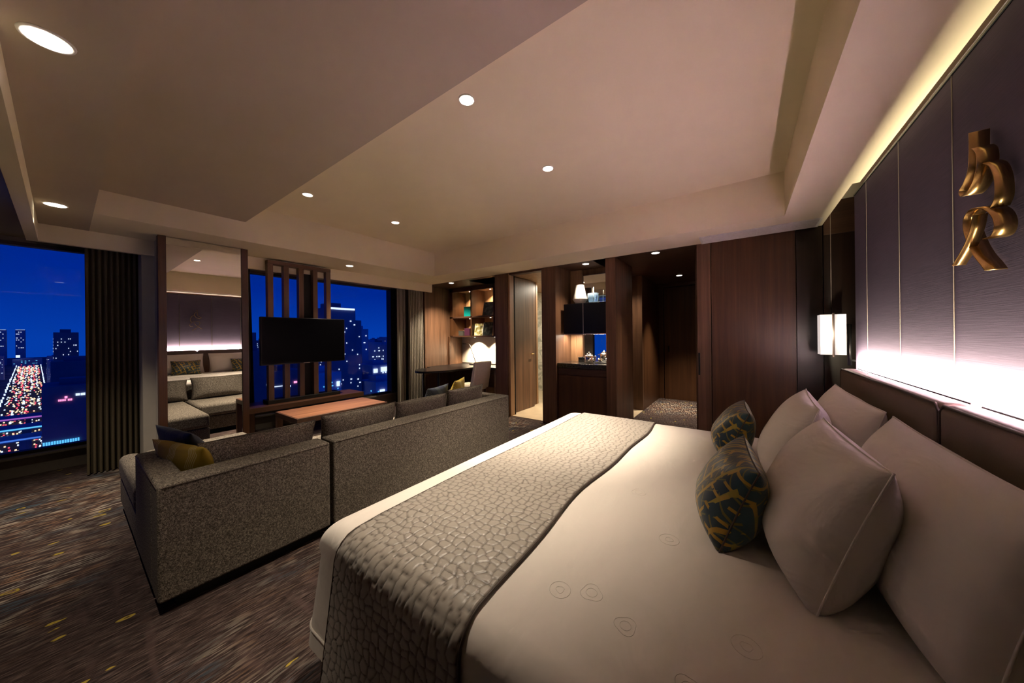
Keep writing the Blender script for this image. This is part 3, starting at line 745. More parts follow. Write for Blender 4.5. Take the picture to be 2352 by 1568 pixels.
# headboard
hbd = thing('headboard', 'taupe leather headboard in two padded halves', 'headboard', (0.6, 1.77, 0))
for a, b in ((0.385, 1.768), (1.774, 3.164)):
    o = part('padded_half', (0.545, 0.640, a, b, 0.12, 1.100), 'leather', hbd, 0.030, 5)
    q = MB(); r = 0.028
    q.tube([(0.551, a + 0.004, 0.3), (0.551, a + 0.004, 1.07), (0.551, a + 0.03, 1.096), (0.551, b - 0.03, 1.096), (0.551, b - 0.004, 1.07), (0.551, b - 0.004, 0.3)], 0.0048, 8)
    q.tube([(0.630, a + 0.03, 1.1005), (0.630, b - 0.03, 1.1005)], 0.004, 8)
    q.build('piping', 'piping', o, smooth=True)

# ------------------------------------------------------------------ pillows and cushions
def pillow(name, label, cat, mat, base, w, h, t, lean=20.0, yaw=0.0, roll=0.0, seed=1, conc=0.06, pw=2.6, ex=0.5, sag=0.25, wr=0.006, group=None, pipe=None, n=40, twist=0.0, fr=14.0):
    # local: Y width, Z up, X thickness (front is -X); base = centre of the lower edge
    u = np.linspace(-1, 1, n); U, V = np.meshgrid(u, u)
    U = np.sin(U * math.pi / 2) * 0.35 + U * 0.65; V = np.sin(V * math.pi / 2) * 0.35 + V * 0.65
    Yl = w / 2 * U * (1 - conc * (1 - V ** 2)); Zl = h / 2 * V * (1 - conc * (1 - U ** 2)) + h / 2
    T = (1 - np.abs(U) ** pw) ** ex * (1 - np.abs(V) ** pw) ** ex * t / 2
    T = np.nan_to_num(T) * (1 - sag * V)
    w2 = np.stack([Yl, Zl], -1)
    def side_(sgn, sd):
        rad = np.exp(-((1 - np.abs(U)) * 2.2)) + np.exp(-((1 - np.abs(V)) * 2.2))
        wrk = (snoise(w2 * np.array([1.0, 1.0]), sd, fr) * wr + snoise(w2, sd + 9, fr * 3) * wr * 0.35 * rad) * np.clip(T / (t * 0.12), 0, 1)
        X = sgn * (T + wrk * sgn)
        return np.stack([X, Yl, Zl], -1)
    F, B = side_(-1, seed), side_(1, seed + 50)
    Rm = Matrix.Rotation(math.radians(yaw), 3, 'Z') @ Matrix.Rotation(math.radians(lean), 3, 'Y') @ Matrix.Rotation(math.radians(roll), 3, 'X')
    mb = MB(); mb.grid(F); mb.grid(B[:, ::-1])
    V_ = np.array(mb.v)
    me = bpy.data.meshes.new(name)
    me.from_pydata(V_.tolist(), [], mb.f); bm = bmesh.new(); bm.from_mesh(me); bmesh.ops.remove_doubles(bm, verts=bm.verts, dist=1e-5); bmesh.ops.recalc_face_normals(bm, faces=bm.faces); bm.to_mesh(me); bm.free()
    me.materials.append(M[mat]); me.shade_smooth()
    o = bpy.data.objects.new(name, me); col.objects.link(o)
    o.matrix_world = Matrix.Translation(Vector(base)) @ Rm.to_4x4()
    OFF[o.name] = np.zeros(3)
    tag(o, label, cat, group)
    if pipe:
        ring = np.concatenate([F[0, :-1], F[:-1, -1], F[-1, :0:-1], F[:0:-1, 0]])
        tb = MB(); tb.tube([tuple(p) for p in ring], 0.0028, 6, closed=True); tb.build('piping', pipe, o, smooth=True)
    return o
GP = 'white bed pillows'
PK = dict(group=GP, wr=0.012, pw=2.8, ex=0.5, conc=0.045, fr=11.0, pipe='linen')
pillow('pillow', 'large white pillow against the headboard at the near side', 'pillow', 'pillow_linen', (0.360, 1.42, 0.608), 0.86, 0.43, 0.24, 14, 0, 0, 1, **PK)
pillow('pillow', 'white pillow propped in front of the near pillow, behind the near gold-leaf cushion', 'pillow', 'pillow_linen', (0.130, 1.43, 0.608), 0.60, 0.43, 0.25, 19, 3, 0, 2, **PK)
pillow('pillow', 'white pillow against the headboard at the far side', 'pillow', 'pillow_linen', (0.360, 2.37, 0.608), 0.88, 0.43, 0.24, 14, 0, 0, 3, **PK)
pillow('pillow', 'white pillow propped in front of the far pillow, behind the far gold-leaf cushion', 'pillow', 'pillow_linen', (0.150, 2.24, 0.608), 0.66, 0.43, 0.25, 18, -3, 0, 4, **PK)
GC = 'teal and gold bed cushions'
pillow('throw_cushion', 'near teal cushion with gold bamboo pattern on the bed', 'cushion', 'bamboo_silk', (-0.092, 1.49, 0.618), 0.45, 0.31, 0.20, 21, 5, 0, 5, conc=0.07, pw=2.8, group=GC, pipe='piping', wr=0.005)
pillow('throw_cushion', 'far teal cushion with gold bamboo pattern on the bed', 'cushion', 'bamboo_silk', (-0.112, 2.44, 0.618), 0.45, 0.31, 0.20, 24, 3, 0, 6, conc=0.07, pw=2.8, group=GC, pipe='piping', wr=0.005)

# ------------------------------------------------------------------ sofa in two modules
so = thing('chaise_sofa', 'grey tweed chaise module of the sofa, nearest the viewer', 'sofa', (-3.0, 0.66, 0))
part('plinth', (-3.98, -2.36, 0.33, 1.02, 0.0, 0.065), 'black_plinth', so)
part('backrest', (-2.485, -2.303, 0.260, 1.063, 0.065, 0.637), 'tweed', so, 0.014, 3)
part('armrest', (-3.10, -2.488, 0.260, 0.374, 0.065, 0.637), 'tweed', so, 0.014, 3)
part('seat_base', (-4.05, -2.488, 0.262, 1.063, 0.065, 0.255), 'tweed', so, 0.014, 3)
part('seat_cushion', (-4.07, -2.49, 0.376, 1.063, 0.257, 0.430), 'tweed', so, 0.045, 4)
part('seat_cushion', (-4.07, -3.105, 0.255, 0.373, 0.257, 0.430), 'tweed', so, 0.045, 4)
ob = MB(); ob.tube([(-2.3035, 0.275, 0.624), (-2.3035, 1.05, 0.624)], 0.0028, 6); ob.tube([(-2.32, 0.2605, 0.624), (-3.09, 0.2605, 0.624)], 0.0028, 6); ob.build('stitched_seam', 'piping', so, smooth=True)
so2 = thing('sofa', 'long grey tweed sofa module beyond the chaise', 'sofa', (-2.8, 2.1, 0))
part('plinth', (-3.20, -2.36, 1.12, 3.09, 0.0, 0.065), 'black_plinth', so2)
part('backrest', (-2.485, -2.303, 1.085, 3.135, 0.065, 0.637), 'tweed', so2, 0.014, 3)
part('armrest', (-3.22, -2.488, 3.010, 3.135, 0.065, 0.637), 'tweed', so2, 0.014, 3)
part('seat_base', (-3.28, -2.488, 1.085, 3.008, 0.065, 0.255), 'tweed', so2, 0.014, 3)
part('seat_cushion', (-3.31, -2.49, 1.088, 2.043, 0.257, 0.430), 'tweed', so2, 0.045, 4)
part('seat_cushion', (-3.31, -2.49, 2.048, 3.006, 0.257, 0.430), 'tweed', so2, 0.045, 4)
ob = MB(); ob.tube([(-2.3035, 1.10, 0.624), (-2.3035, 3.12, 0.624)], 0.0028, 6); ob.build('stitched_seam', 'piping', so2, smooth=True)
GS = 'grey back cushions on the sofa'
def scush(y, w, label, seed, h=0.335, lean=14, x=-2.66, yaw=180):
    return pillow('sofa_cushion', label, 'cushion', 'tweed', (x, y, 0.425), w, h, 0.22, -lean, 0, 0, seed, conc=0.05, group=GS, pipe='piping', wr=0.005, sag=0.1)
def sofa_cushion(y, w, label, seed, h=0.335, roll=0.0):
    return pillow('sofa_cushion', label, 'cushion', 'tweed', (-2.655, y, 0.432), w, h, 0.20, 12, 0, roll, seed, conc=0.05, group=GS, pipe='piping', wr=0.005, sag=0.15)
sofa_cushion(0.775, 0.64, 'grey tweed back cushion on the chaise module beside the mustard cushion', 11, 0.315)
sofa_cushion(1.450, 0.64, 'grey tweed back cushion on the long sofa beside the gap in the modules', 12, 0.335)
sofa_cushion(2.085, 0.62, 'grey tweed back cushion in the middle of the long sofa', 13, 0.325)
sofa_cushion(2.690, 0.58, 'grey tweed back cushion at the far arm of the long sofa', 14, 0.345)
GT = 'patterned throw cushions on the sofa'
pillow('throw_cushion', 'mustard cushion with zig-zag lines leaning in the chaise corner', 'cushion', 'mustard_weave', (-2.80, 0.52, 0.436), 0.52, 0.32, 0.16, 24, -74, 0, 21, conc=0.09, group=GT, wr=0.004)
pillow('throw_cushion', 'navy cushion with fine lines behind the mustard cushion', 'cushion', 'navy_weave', (-3.07, 0.56, 0.436), 0.52, 0.36, 0.15, 24, -80, 0, 22, conc=0.09, group=GT, wr=0.004)
pillow('throw_cushion', 'yellow cushion standing at the far arm of the sofa', 'cushion', 'mustard_weave', (-2.98, 2.86, 0.432), 0.40, 0.40, 0.15, 14, 28, 0, 23, conc=0.09, group=GT, wr=0.004)
pillow('throw_cushion', 'navy cushion beside the far yellow cushion on the sofa', 'cushion', 'navy_weave', (-2.98, 2.52, 0.432), 0.44, 0.36, 0.16, 16, 16, 0, 24, conc=0.09, group=GT, wr=0.004)

# ------------------------------------------------------------------ coffee table, bench, television
ct = thing('coffee_table', 'low rectangular wooden coffee table behind the sofa', 'table', (-4.0, 1.9, 0))
part('tabletop', (-4.30, -3.72, 1.395, 2.425, 0.462, 0.520), 'dark_walnut_x', ct, 0.003)
part('top_veneer', (-4.288, -3.732, 1.407, 2.413, 0.5205, 0.5225), 'teak_y', ct)
for x in (-4.30, -3.775):
    for y in (1.395, 2.37): part('leg', (x, x + 0.055, y, y + 0.055, 0.0, 0.462), 'walnut_z', ct, 0.002)
be = thing('window_bench', 'long low wooden bench under the window carrying the screen', 'bench', (-5.08, 2.0, 0))
part('bench_top', (-5.30, -4.86, 1.30, 2.755, 0.452, 0.500), 'teak_y', be, 0.003)
part('front_apron', (-4.872, -4.852, 1.30, 2.755, 0.435, 0.496), 'walnut_y', be, 0.002)
for y in (1.33, 2.66): part('support_panel', (-5.28, -4.92, y, y + 0.05, 0.0, 0.452), 'dark_walnut_z', be, 0.002)
sc = thing('slatted_screen', 'upright walnut slatted screen holding the television', 'screen', (-5.04, 1.94, 0.5))
part('base_box', (-5.14, -4.95, 1.53, 2.44, 0.50, 0.548), 'black_plinth', sc, 0.003)
part('top_rail', (-5.065, -4.975, 1.548, 2.330, 2.318, 2.366), 'walnut_y', sc, 0.002)
for k in range(5):
    y = 1.548 + k * (0.782 - 0.062) / 4
    part('slat', (-5.060, -4.980, y, y + 0.062, 0.548, 2.318), 'walnut_z', sc, 0.002)
part('cable_cover', (-5.10, -5.065, 1.948, 2.105, 0.548, 2.26), 'black_plinth', sc)
tv = thing('television', 'black flat television mounted on the slatted screen', 'television', (-4.93, 1.96, 1.0))
part('housing', (-4.975, -4.915, 1.448, 2.497, 1.006, 1.626), 'black_metal', tv, 0.006)
part('screen', (-4.915, -4.9115, 1.458, 2.487, 1.020, 1.616), 'tv_screen', tv)
part('lower_bezel_badge', (-4.915, -4.910, 1.93, 2.01, 1.008, 1.013), 'steel_line', tv)

# tall mirror on the pier
mi = thing('wall_mirror', 'tall mirror between two walnut posts on the pier', 'mirror', (-4.75, 0.915, 0))
part('mirror_pane', (-4.735, -4.722, 0.614, 1.212, 0.0, 2.388), 'mirror_glass', mi)
part('backing', (-4.80, -4.736, 0.575, 1.255, 0.0, 2.39), 'dark_walnut_z', mi)
part('post', (-4.80, -4.708, 0.556, 0.6135, 0.0, 2.392), 'dark_walnut_z', mi, 0.002)
part('post', (-4.80, -4.708, 1.2125, 1.272, 0.0, 2.392), 'dark_walnut_z', mi, 0.002)

# curtains
def curtain(label, x, y0, y1, z0, z1, folds, mat, depth=0.045, skew=0.0, group='pleated floor-length curtains'):
    n, mz = folds * 14, 14
    A = np.zeros((mz, n, 3))
    for i in range(mz):
        t = i / (mz - 1); z = z1 + (z0 - z1) * t
        yy = np.linspace(y0 + skew * 0.3 * math.sin(t * 3.0), y1, n); ph = np.linspace(0, folds * 2 * math.pi, n)
        A[i, :, 0] = x + depth * np.sin(ph + 0.25 * math.sin(t * 5)) * (0.8 + 0.3 * t); A[i, :, 1] = yy + 0.35 * depth * np.sin(2 * ph) + skew * t; A[i, :, 2] = z
    B = A.copy(); B[:, :, 0] -= 0.006
    mb = MB(); mb.grid(A); mb.grid(B[:, ::-1])
    return tag(mb.build('curtain', mat, None, smooth=True), label, 'curtain', group)
curtain('dark olive pleated curtain beside the left window', -5.36, 0.135, 0.488, 0.01, 2.405, 9, 'curtain_fabric')
curtain('dark gathered curtain tucked behind the mirror pier', -5.38, 1.385, 1.47, 0.01, 2.405, 3, 'curtain_dark', 0.03, 0.05)
curtain('brown pleated curtain gathered beside the study niche', -5.36, 3.985, 4.325, 0.01, 2.405, 9, 'sheer_fabric')
curtain('plain sheer curtain edge next to the window frame', -5.47, 3.80, 3.985, 0.01, 2.405, 2, 'sheer_fabric', 0.02)

# ------------------------------------------------------------------ bedside pendant, reading light, wall art
pe = thing('pendant_lamp', 'square white pendant lantern hanging beside the bed', 'lamp', (0.645, 3.98, 1.13))
sx0, sx1, sy0, sy1, sz0, sz1 = 0.563, 0.728, 3.96, 4.10, 1.152, 1.508
for d in ((sx0, sx1, sy0, sy0 + 0.004, sz0, sz1), (sx0, sx1, sy1 - 0.004, sy1, sz0, sz1), (sx0, sx0 + 0.004, sy0 + 0.004, sy1 - 0.004, sz0, sz1), (sx1 - 0.004, sx1, sy0 + 0.004, sy1 - 0.004, sz0, sz1)):
    part('shade_panel', d, 'shade_glow', pe)
part('frame_rod', (0.638, 0.653, sy0 - 0.014, sy0 - 0.001, sz0 - 0.02, sz1 + 0.012), 'steel_line', pe, 0.002)
part('top_cap', (sx0 - 0.003, sx1 + 0.003, sy0 - 0.003, sy1 + 0.003, sz1, sz1 + 0.006), 'black_metal', pe)
MB().tube([(0.646, 4.03, sz1), (0.646, 4.03, 2.62)], 0.0028, 8).build('cable', 'steel_line', pe, smooth=True)
d = bpy.data.lights.new('pendant_bulb', 'POINT'); d.energy = 2.0; d.color = WARMW; d.shadow_soft_size = 0.05
o = bpy.data.objects.new('pendant_bulb', d); col.objects.link(o); o.location = (0.60, 3.88, 1.33)
rl = thing('reading_light', 'slim black reading light on the wall beside the lantern', 'lamp', (0.67, 3.47, 1.1))
MB().tube([(0.652, 3.46, 1.10), (0.652, 3.46, 1.41)], 0.012, 12).build('stem', 'black_metal', rl, smooth=True)
MB().tube([(0.652, 3.46, 1.14), (0.72, 3.44, 1.13), (0.98, 3.44, 1.13)], 0.007, 10).build('bracket', 'black_metal', rl, smooth=True)

art = thing('ribbon_sculpture', 'curled brass ribbon sculpture on the padded wall', 'wall art', (0.66, 1.77, 1.54))
def ribbon(name, pts, width, wdir):
    # strip swept along a smooth curve through pts; wdir gives the width axis at each point
    P = [Vector(p) for p in pts]; W = [Vector(q).normalized() for q in wdir]; n = len(P); out = []
    for i in range(n - 1):
        p0, p1, p2, p3 = P[max(i - 1, 0)], P[i], P[i + 1], P[min(i + 2, n - 1)]
        for k in range(10):
            t = k / 10; q = 0.5 * ((2 * p1) + (p2 - p0) * t + (2 * p0 - 5 * p1 + 4 * p2 - p3) * t * t + (3 * p1 - p0 - 3 * p2 + p3) * t ** 3)
            out.append((q, W[i].lerp(W[i + 1], t).normalized()))
    out.append((P[-1], W[-1]))
    m = len(out); v = []; f = []
    for i, (q, wv) in enumerate(out):
        tg = (out[min(i + 1, m - 1)][0] - out[max(i - 1, 0)][0]).normalized(); nn = tg.cross(wv).normalized() * 0.0015
        for a in (q + wv * width / 2 + nn, q - wv * width / 2 + nn, q - wv * width / 2 - nn, q + wv * width / 2 - nn): v.append(a[:])
    for i in range(m - 1):
        for k in range(4):
            k2 = (k + 1) % 4; f.append((i * 4 + k, i * 4 + k2, (i + 1) * 4 + k2, (i + 1) * 4 + k))
    f.append((0, 1, 2, 3)); f.append((m * 4 - 4, m * 4 - 1, m * 4 - 2, m * 4 - 3))
    return MB().add(v, f).build(name, 'brass', art, smooth=True)
PATHS = [
    ([(1.790, 2.018), (1.790, 1.986), (1.791, 1.953), (1.797, 1.898), (1.823, 1.864), (1.854, 1.844), (1.844, 1.823), (1.806, 1.825), (1.766, 1.852), (1.745, 1.897), (1.751, 1.935), (1.774, 1.958)], 0.647, 0.043),
    ([(1.738, 1.891), (1.703, 1.865), (1.681, 1.816), (1.680, 1.762), (1.701, 1.735)], 0.652, 0.036),
    ([(1.718, 1.643), (1.678, 1.644), (1.661, 1.670), (1.677, 1.708), (1.723, 1.742), (1.782, 1.758), (1.825, 1.742), (1.831, 1.702), (1.806, 1.651), (1.771, 1.603), (1.735, 1.568), (1.709, 1.542)], 0.647, 0.043),
    ([(1.736, 1.728), (1.751, 1.688), (1.784, 1.646), (1.825, 1.613), (1.867, 1.585)], 0.628, 0.030)]
for pts, xc, wd in PATHS:
    ribbon('ribbon', [(xc, y, z) for y, z in pts], wd, [(1.0, 0.06 * math.sin(1.1 * i), 0.0) for i in range(len(pts))])

# ------------------------------------------------------------------ study niche furniture
bk = thing('bookcase', 'dark framed open bookcase above the desk', 'bookcase', (-4.4, 5.2, 1.33))
for x0, x1 in ((-5.275, -5.185), (-4.655, -4.620), (-4.045, -4.010), (-3.50, -3.465)):
    part('upright', (x0, x1, 5.0, 5.418, 1.345, 2.394), 'dark_walnut_z', bk, 0.002)
for z in (1.330, 1.742): part('shelf', (-5.275, -3.465, 5.0, 5.418, z, z + 0.032), 'dark_walnut_x', bk, 0.002)
part('head_panel', (-5.275, -3.465, 5.0, 5.03, 2.310, 2.394), 'dark_walnut_x', bk)
part('shelf', (-5.275, -3.465, 5.03, 5.418, 2.34, 2.36), 'oak_z', bk)
part('front_stile', (-5.302, -5.262, 4.97, 5.01, 0.0, 1.345), 'dark_walnut_z', bk, 0.002)
for i, (x, z) in enumerate(((-4.92, 2.33), (-4.33, 2.33), (-4.92, 1.735), (-4.33, 1.735), (-4.78, 1.325), (-4.22, 1.325))):
    spot('bookcase_lamp', (x, 5.22 if i > 3 else 5.27, z), (62 if i < 4 else 190), 110, 0.7, (1.0, 0.76, 0.50), 0.012, (x, 5.34, z - 1))
    tag(MB().lathe((x, 5.27, z - 0.0015 + (0.006 if i < 2 else 0.003)), [(0.016, 0), (0.016, 0.003)], 16).build('shelf_lamp', 'lamp_disc', bk))
def boxthing(name, label, cat, x0, x1, y0, y1, z0, z1, mat, lid=None, group=None):
    t = thing(name, label, cat, ((x0 + x1) / 2, (y0 + y1) / 2, z0), group)
    part('body', (x0, x1, y0, y1, z0, z1 - 0.02), mat, t, 0.004)
    part('lid', (x0 - 0.002, x1 + 0.002, y0 - 0.002, y1 + 0.002, z1 - 0.02, z1), lid or mat, t, 0.003)
boxthing('storage_box', 'small teal box on the upper bookcase shelf', 'box', -4.90, -4.70, 5.06, 5.22, 1.7745, 1.985, 'teal_paper')
boxthing('storage_box', 'small grey box on the lower bookcase shelf', 'box', -5.06, -4.93, 5.05, 5.17, 1.3625, 1.470, 'grey_paper')
boxthing('storage_box', 'dark purple box on the lower bookcase shelf', 'box', -4.885, -4.73, 5.05, 5.20, 1.3625, 1.520, 'purple_paper')
def book(label, x, y, z, w, h, th, mat, tilt=10, yaw=0, spine=None):
    t = thing('book', label, 'book', (x, y, z), 'books displayed in the bookcase')
    OFF[t.name] = np.zeros(3)
    part('cover', (-w / 2, w / 2, 0, 0.004, 0, h), mat, t); part('pages', (-w / 2 + 0.004, w / 2 - 0.004, 0.004, th, 0.004, h - 0.004), 'paper_white', t); part('cover', (-w / 2, w / 2, th, th + 0.004, 0, h), mat, t)
    t.rotation_euler = (-math.radians(tilt), 0, math.radians(yaw))
book('dark cover book leaning on the upper shelf', -4.26, 5.08, 1.7745, 0.25, 0.29, 0.03, 'cover_dark', 14, 6)
book('white cover book facing out on the lower shelf', -4.50, 5.06, 1.3625, 0.20, 0.255, 0.03, 'cover_pale', 10, 8)
book('dark green book facing out on the lower shelf', -4.25, 5.06, 1.3625, 0.24, 0.275, 0.03, 'cover_green', 10, 4)
boxthing('file_box', 'pale upright file box at the back of the upper shelf', 'box', -4.22, -4.10, 5.28, 5.40, 1.7745, 2.27, 'paper_white')

dk = thing('desk', 'dark desk with a rounded peninsula end in the study niche', 'desk', (-4.6, 4.6, 0))
poly = [(-3.47, 5.40), (-5.26, 5.40), (-5.26, 4.40)]
cxp, cyp, rx, ry = -4.73, 4.40, 0.36, 0.68
poly = [(-3.47, 5.40), (-5.262, 5.40), (-5.262, 4.35)]
for a in np.linspace(math.pi, 2 * math.pi, 22): poly.append((-4.72 + 0.37 * math.cos(a), 4.30 + 0.62 * math.sin(a)))
poly += [(-4.35, 4.86), (-3.47, 4.86)]
MB().prism(poly, 0.700, 0.735).build('desktop', 'black_gloss', dk)
for (x, y) in ((-4.86, 3.92), (-4.55, 4.02)):
    MB().lathe((x, y, 0), [(0.017, 0), (0.017, 0.04), (0.020, 0.05), (0.020, 0.64), (0.013, 0.65), (0.013, 0.70)], 16).build('leg', 'black_metal', dk, smooth=True)
part('drawer_unit', (-3.95, -3.47, 4.90, 5.39, 0.05, 0.70), 'dark_walnut_x', dk, 0.003)
part('modesty_panel', (-5.26, -3.95, 5.36, 5.39, 0.25, 0.70), 'dark_walnut_x', dk, 0.002)
dl = thing('desk_lamp', 'thin black angled desk lamp with flat base', 'lamp', (-4.73, 5.2, 0.735))
part('base', (-4.82, -4.66, 5.12, 5.26, 0.7355, 0.757), 'black_metal', dl, 0.004)
MB().tube([(-4.68, 5.19, 0.757), (-4.86, 5.19, 1.16), (-4.885, 5.19, 1.18), (-5.03, 5.19, 1.185)], 0.007, 8).build('arm', 'black_metal', dl, smooth=True)
part('lamp_head', (-5.07, -4.95, 5.175, 5.205, 1.178, 1.192), 'black_metal', dl, 0.003)

ch = thing('desk_chair', 'cream upholstered chair at the study desk', 'chair', (-3.9, 4.33, 0))
MB().add([(-3.89, 4.12, 0.43), (-3.78, 4.12, 0.905), (-3.72, 4.12, 0.89), (-3.81, 4.12, 0.41), (-3.89, 4.56, 0.43), (-3.78, 4.56, 0.905), (-3.72, 4.56, 0.89), (-3.81, 4.56, 0.41)],
         [(0, 1, 2, 3), (4, 7, 6, 5), (0, 4, 5, 1), (1, 5, 6, 2), (2, 6, 7, 3), (3, 7, 4, 0)]).build('backrest', 'chair_fabric', ch, bevel=0.02, seg=3)
part('seat', (-4.32, -3.85, 4.12, 4.56, 0.38, 0.47), 'chair_fabric', ch, 0.025, 3)
for x, y in ((-4.29, 4.15), (-4.29, 4.53), (-3.87, 4.15), (-3.87, 4.53)):
    MB().lathe((x, y, 0), [(0.012, 0), (0.018, 0.385)], 12).build('leg', 'dark_walnut_z', ch, smooth=True)

# ------------------------------------------------------------------ minibar
mc = thing('minibar_cabinet', 'dark walnut minibar base cabinet', 'cabinet', (-1.91, 4.6, 0))
part('carcass', (-2.290, -1.530, 4.40, 4.895, 0.0, 0.862), 'dark_walnut_z', mc)
part('drawer', (-2.284, -1.536, 4.376, 4.399, 0.772, 0.856), 'dark_walnut_x', mc, 0.002)
part('door', (-2.284, -1.536, 4.376, 4.399, 0.02, 0.752), 'dark_walnut_z', mc, 0.002)
tag(bx(-2.291, -1.528, 4.362, 4.895, 0.863, 0.932).build('countertop', 'stone_black', None, bevel=0.003, seg=1), 'black stone worktop on the minibar cabinet', 'countertop')
wc = thing('wall_cabinet', 'black gloss two-door wall cabinet over the minibar', 'cabinet', (-1.95, 4.6, 1.37))
part('body', (-2.238, -1.528, 4.52, 4.855, 1.372, 1.822), 'black_plinth', wc)
part('door', (-2.240, -1.932, 4.498, 4.519, 1.370, 1.824), 'black_gloss', wc, 0.002)
part('door', (-1.922, -1.528, 4.498, 4.519, 1.370, 1.824), 'black_gloss', wc, 0.002)
part('edge_strip', (-1.931, -1.923, 4.50, 4.52, 1.370, 1.824), 'steel_line', wc)
part('light_rail', (-2.238, -1.528, 4.505, 4.53, 1.362, 1.370), 'steel_line', wc)
area('undercabinet_lamp', (-1.95, 4.66, 1.36), 0.6, 0.03, 14.0, WARMW)
mm = thing('minibar_mirror', 'tall mirror panel at the back of the minibar', 'mirror', (-1.8, 4.87, 0.935))
part('mirror_pane', (-2.092, -1.528, 4.868, 4.874, 0.935, 2.30), 'mirror_glass', mm); part('backing', (-2.092, -1.528, 4.8745, 4.899, 0.935, 2.30), 'black_plinth', mm)
va = thing('paper_lantern_vase', 'white waisted ceramic vase on the black wall cabinet', 'vase', (-2.06, 4.68, 1.826))
MB().lathe((-2.05, 4.68, 1.826), [(0.055, 0), (0.072, 0.012), (0.112, 0.075), (0.113, 0.082), (0.085, 0.18), (0.066, 0.285), (0.064, 0.292), (0.058, 0.292)], 32).build('body', 'white_ceramic', va, smooth=True)
MB().lathe((-2.05, 4.68, 2.117), [(0.066, 0), (0.068, 0.004), (0.060, 0.006)], 32).build('rim', 'white_ceramic', va, smooth=True)
gv = thing('glass_bowl', 'blue glass bowl beside the white vase on the wall cabinet', 'bowl', (-1.83, 4.66, 1.826))
MB().lathe((-1.83, 4.66, 1.826), [(0.06, 0.0), (0.072, 0.01), (0.085, 0.09), (0.082, 0.15), (0.078, 0.15), (0.079, 0.09), (0.066, 0.014)], 32).build('body', 'vase_glass', gv, smooth=True)
MB().tube([(-1.83, 4.66, 1.84), (-1.82, 4.66, 2.07)], 0.006, 8).build('stirrer', 'white_ceramic', gv, smooth=True)
ke = thing('kettle', 'small polished steel kettle on the minibar worktop', 'kettle', (-1.86, 4.55, 0.932))
MB().lathe((-1.86, 4.55, 0.9325), [(0.062, 0), (0.066, 0.006), (0.066, 0.10), (0.058, 0.118), (0.030, 0.126)], 28).build('body', 'chrome', ke, smooth=True)
MB().lathe((-1.86, 4.55, 1.056), [(0.040, 0), (0.034, 0.016), (0.008, 0.024), (0.012, 0.034), (0.006, 0.042)], 24).build('lid', 'chrome', ke, smooth=True)
MB().tube([(-1.795, 4.55, 0.955), (-1.765, 4.55, 0.985), (-1.755, 4.55, 1.03), (-1.765, 4.55, 1.045)], [0.012, 0.010, 0.008, 0.007], 10).build('spout', 'chrome', ke, smooth=True)
MB().tube([(-1.925, 4.55, 1.03), (-1.965, 4.55, 1.02), (-1.965, 4.55, 0.97), (-1.925, 4.55, 0.955)], 0.006, 8).build('handle', 'black_metal', ke, smooth=True)
boxthing('tea_box', 'low black box at the left of the minibar worktop', 'box', -2.10, -1.96, 4.70, 4.82, 0.9325, 1.005, 'black_plinth')
tr = thing('serving_tray', 'dark tray of cups at the back of the minibar worktop', 'tray', (-1.68, 4.7, 0.932))
part('tray_base', (-1.80, -1.56, 4.62, 4.80, 0.9325, 0.945), 'black_metal', tr, 0.003)
for k, (x, y) in enumerate(((-1.74, 4.68), (-1.64, 4.72))):
    cp = thing('cup', ('silver cup at the left of the minibar tray', 'silver cup at the right of the minibar tray')[k], 'cup', (x, y, 0.945), 'cups on the minibar tray')
    MB().lathe((x, y, 0.9455), [(0.018, 0), (0.026, 0.01), (0.032, 0.055), (0.030, 0.055), (0.024, 0.012)], 20).build('body', 'chrome', cp, smooth=True)
    MB().tube([(x + 0.031, y, 0.99), (x + 0.048, y, 0.985), (x + 0.045, y, 0.965), (x + 0.029, y, 0.962)], 0.003, 6).build('handle', 'chrome', cp, smooth=True)

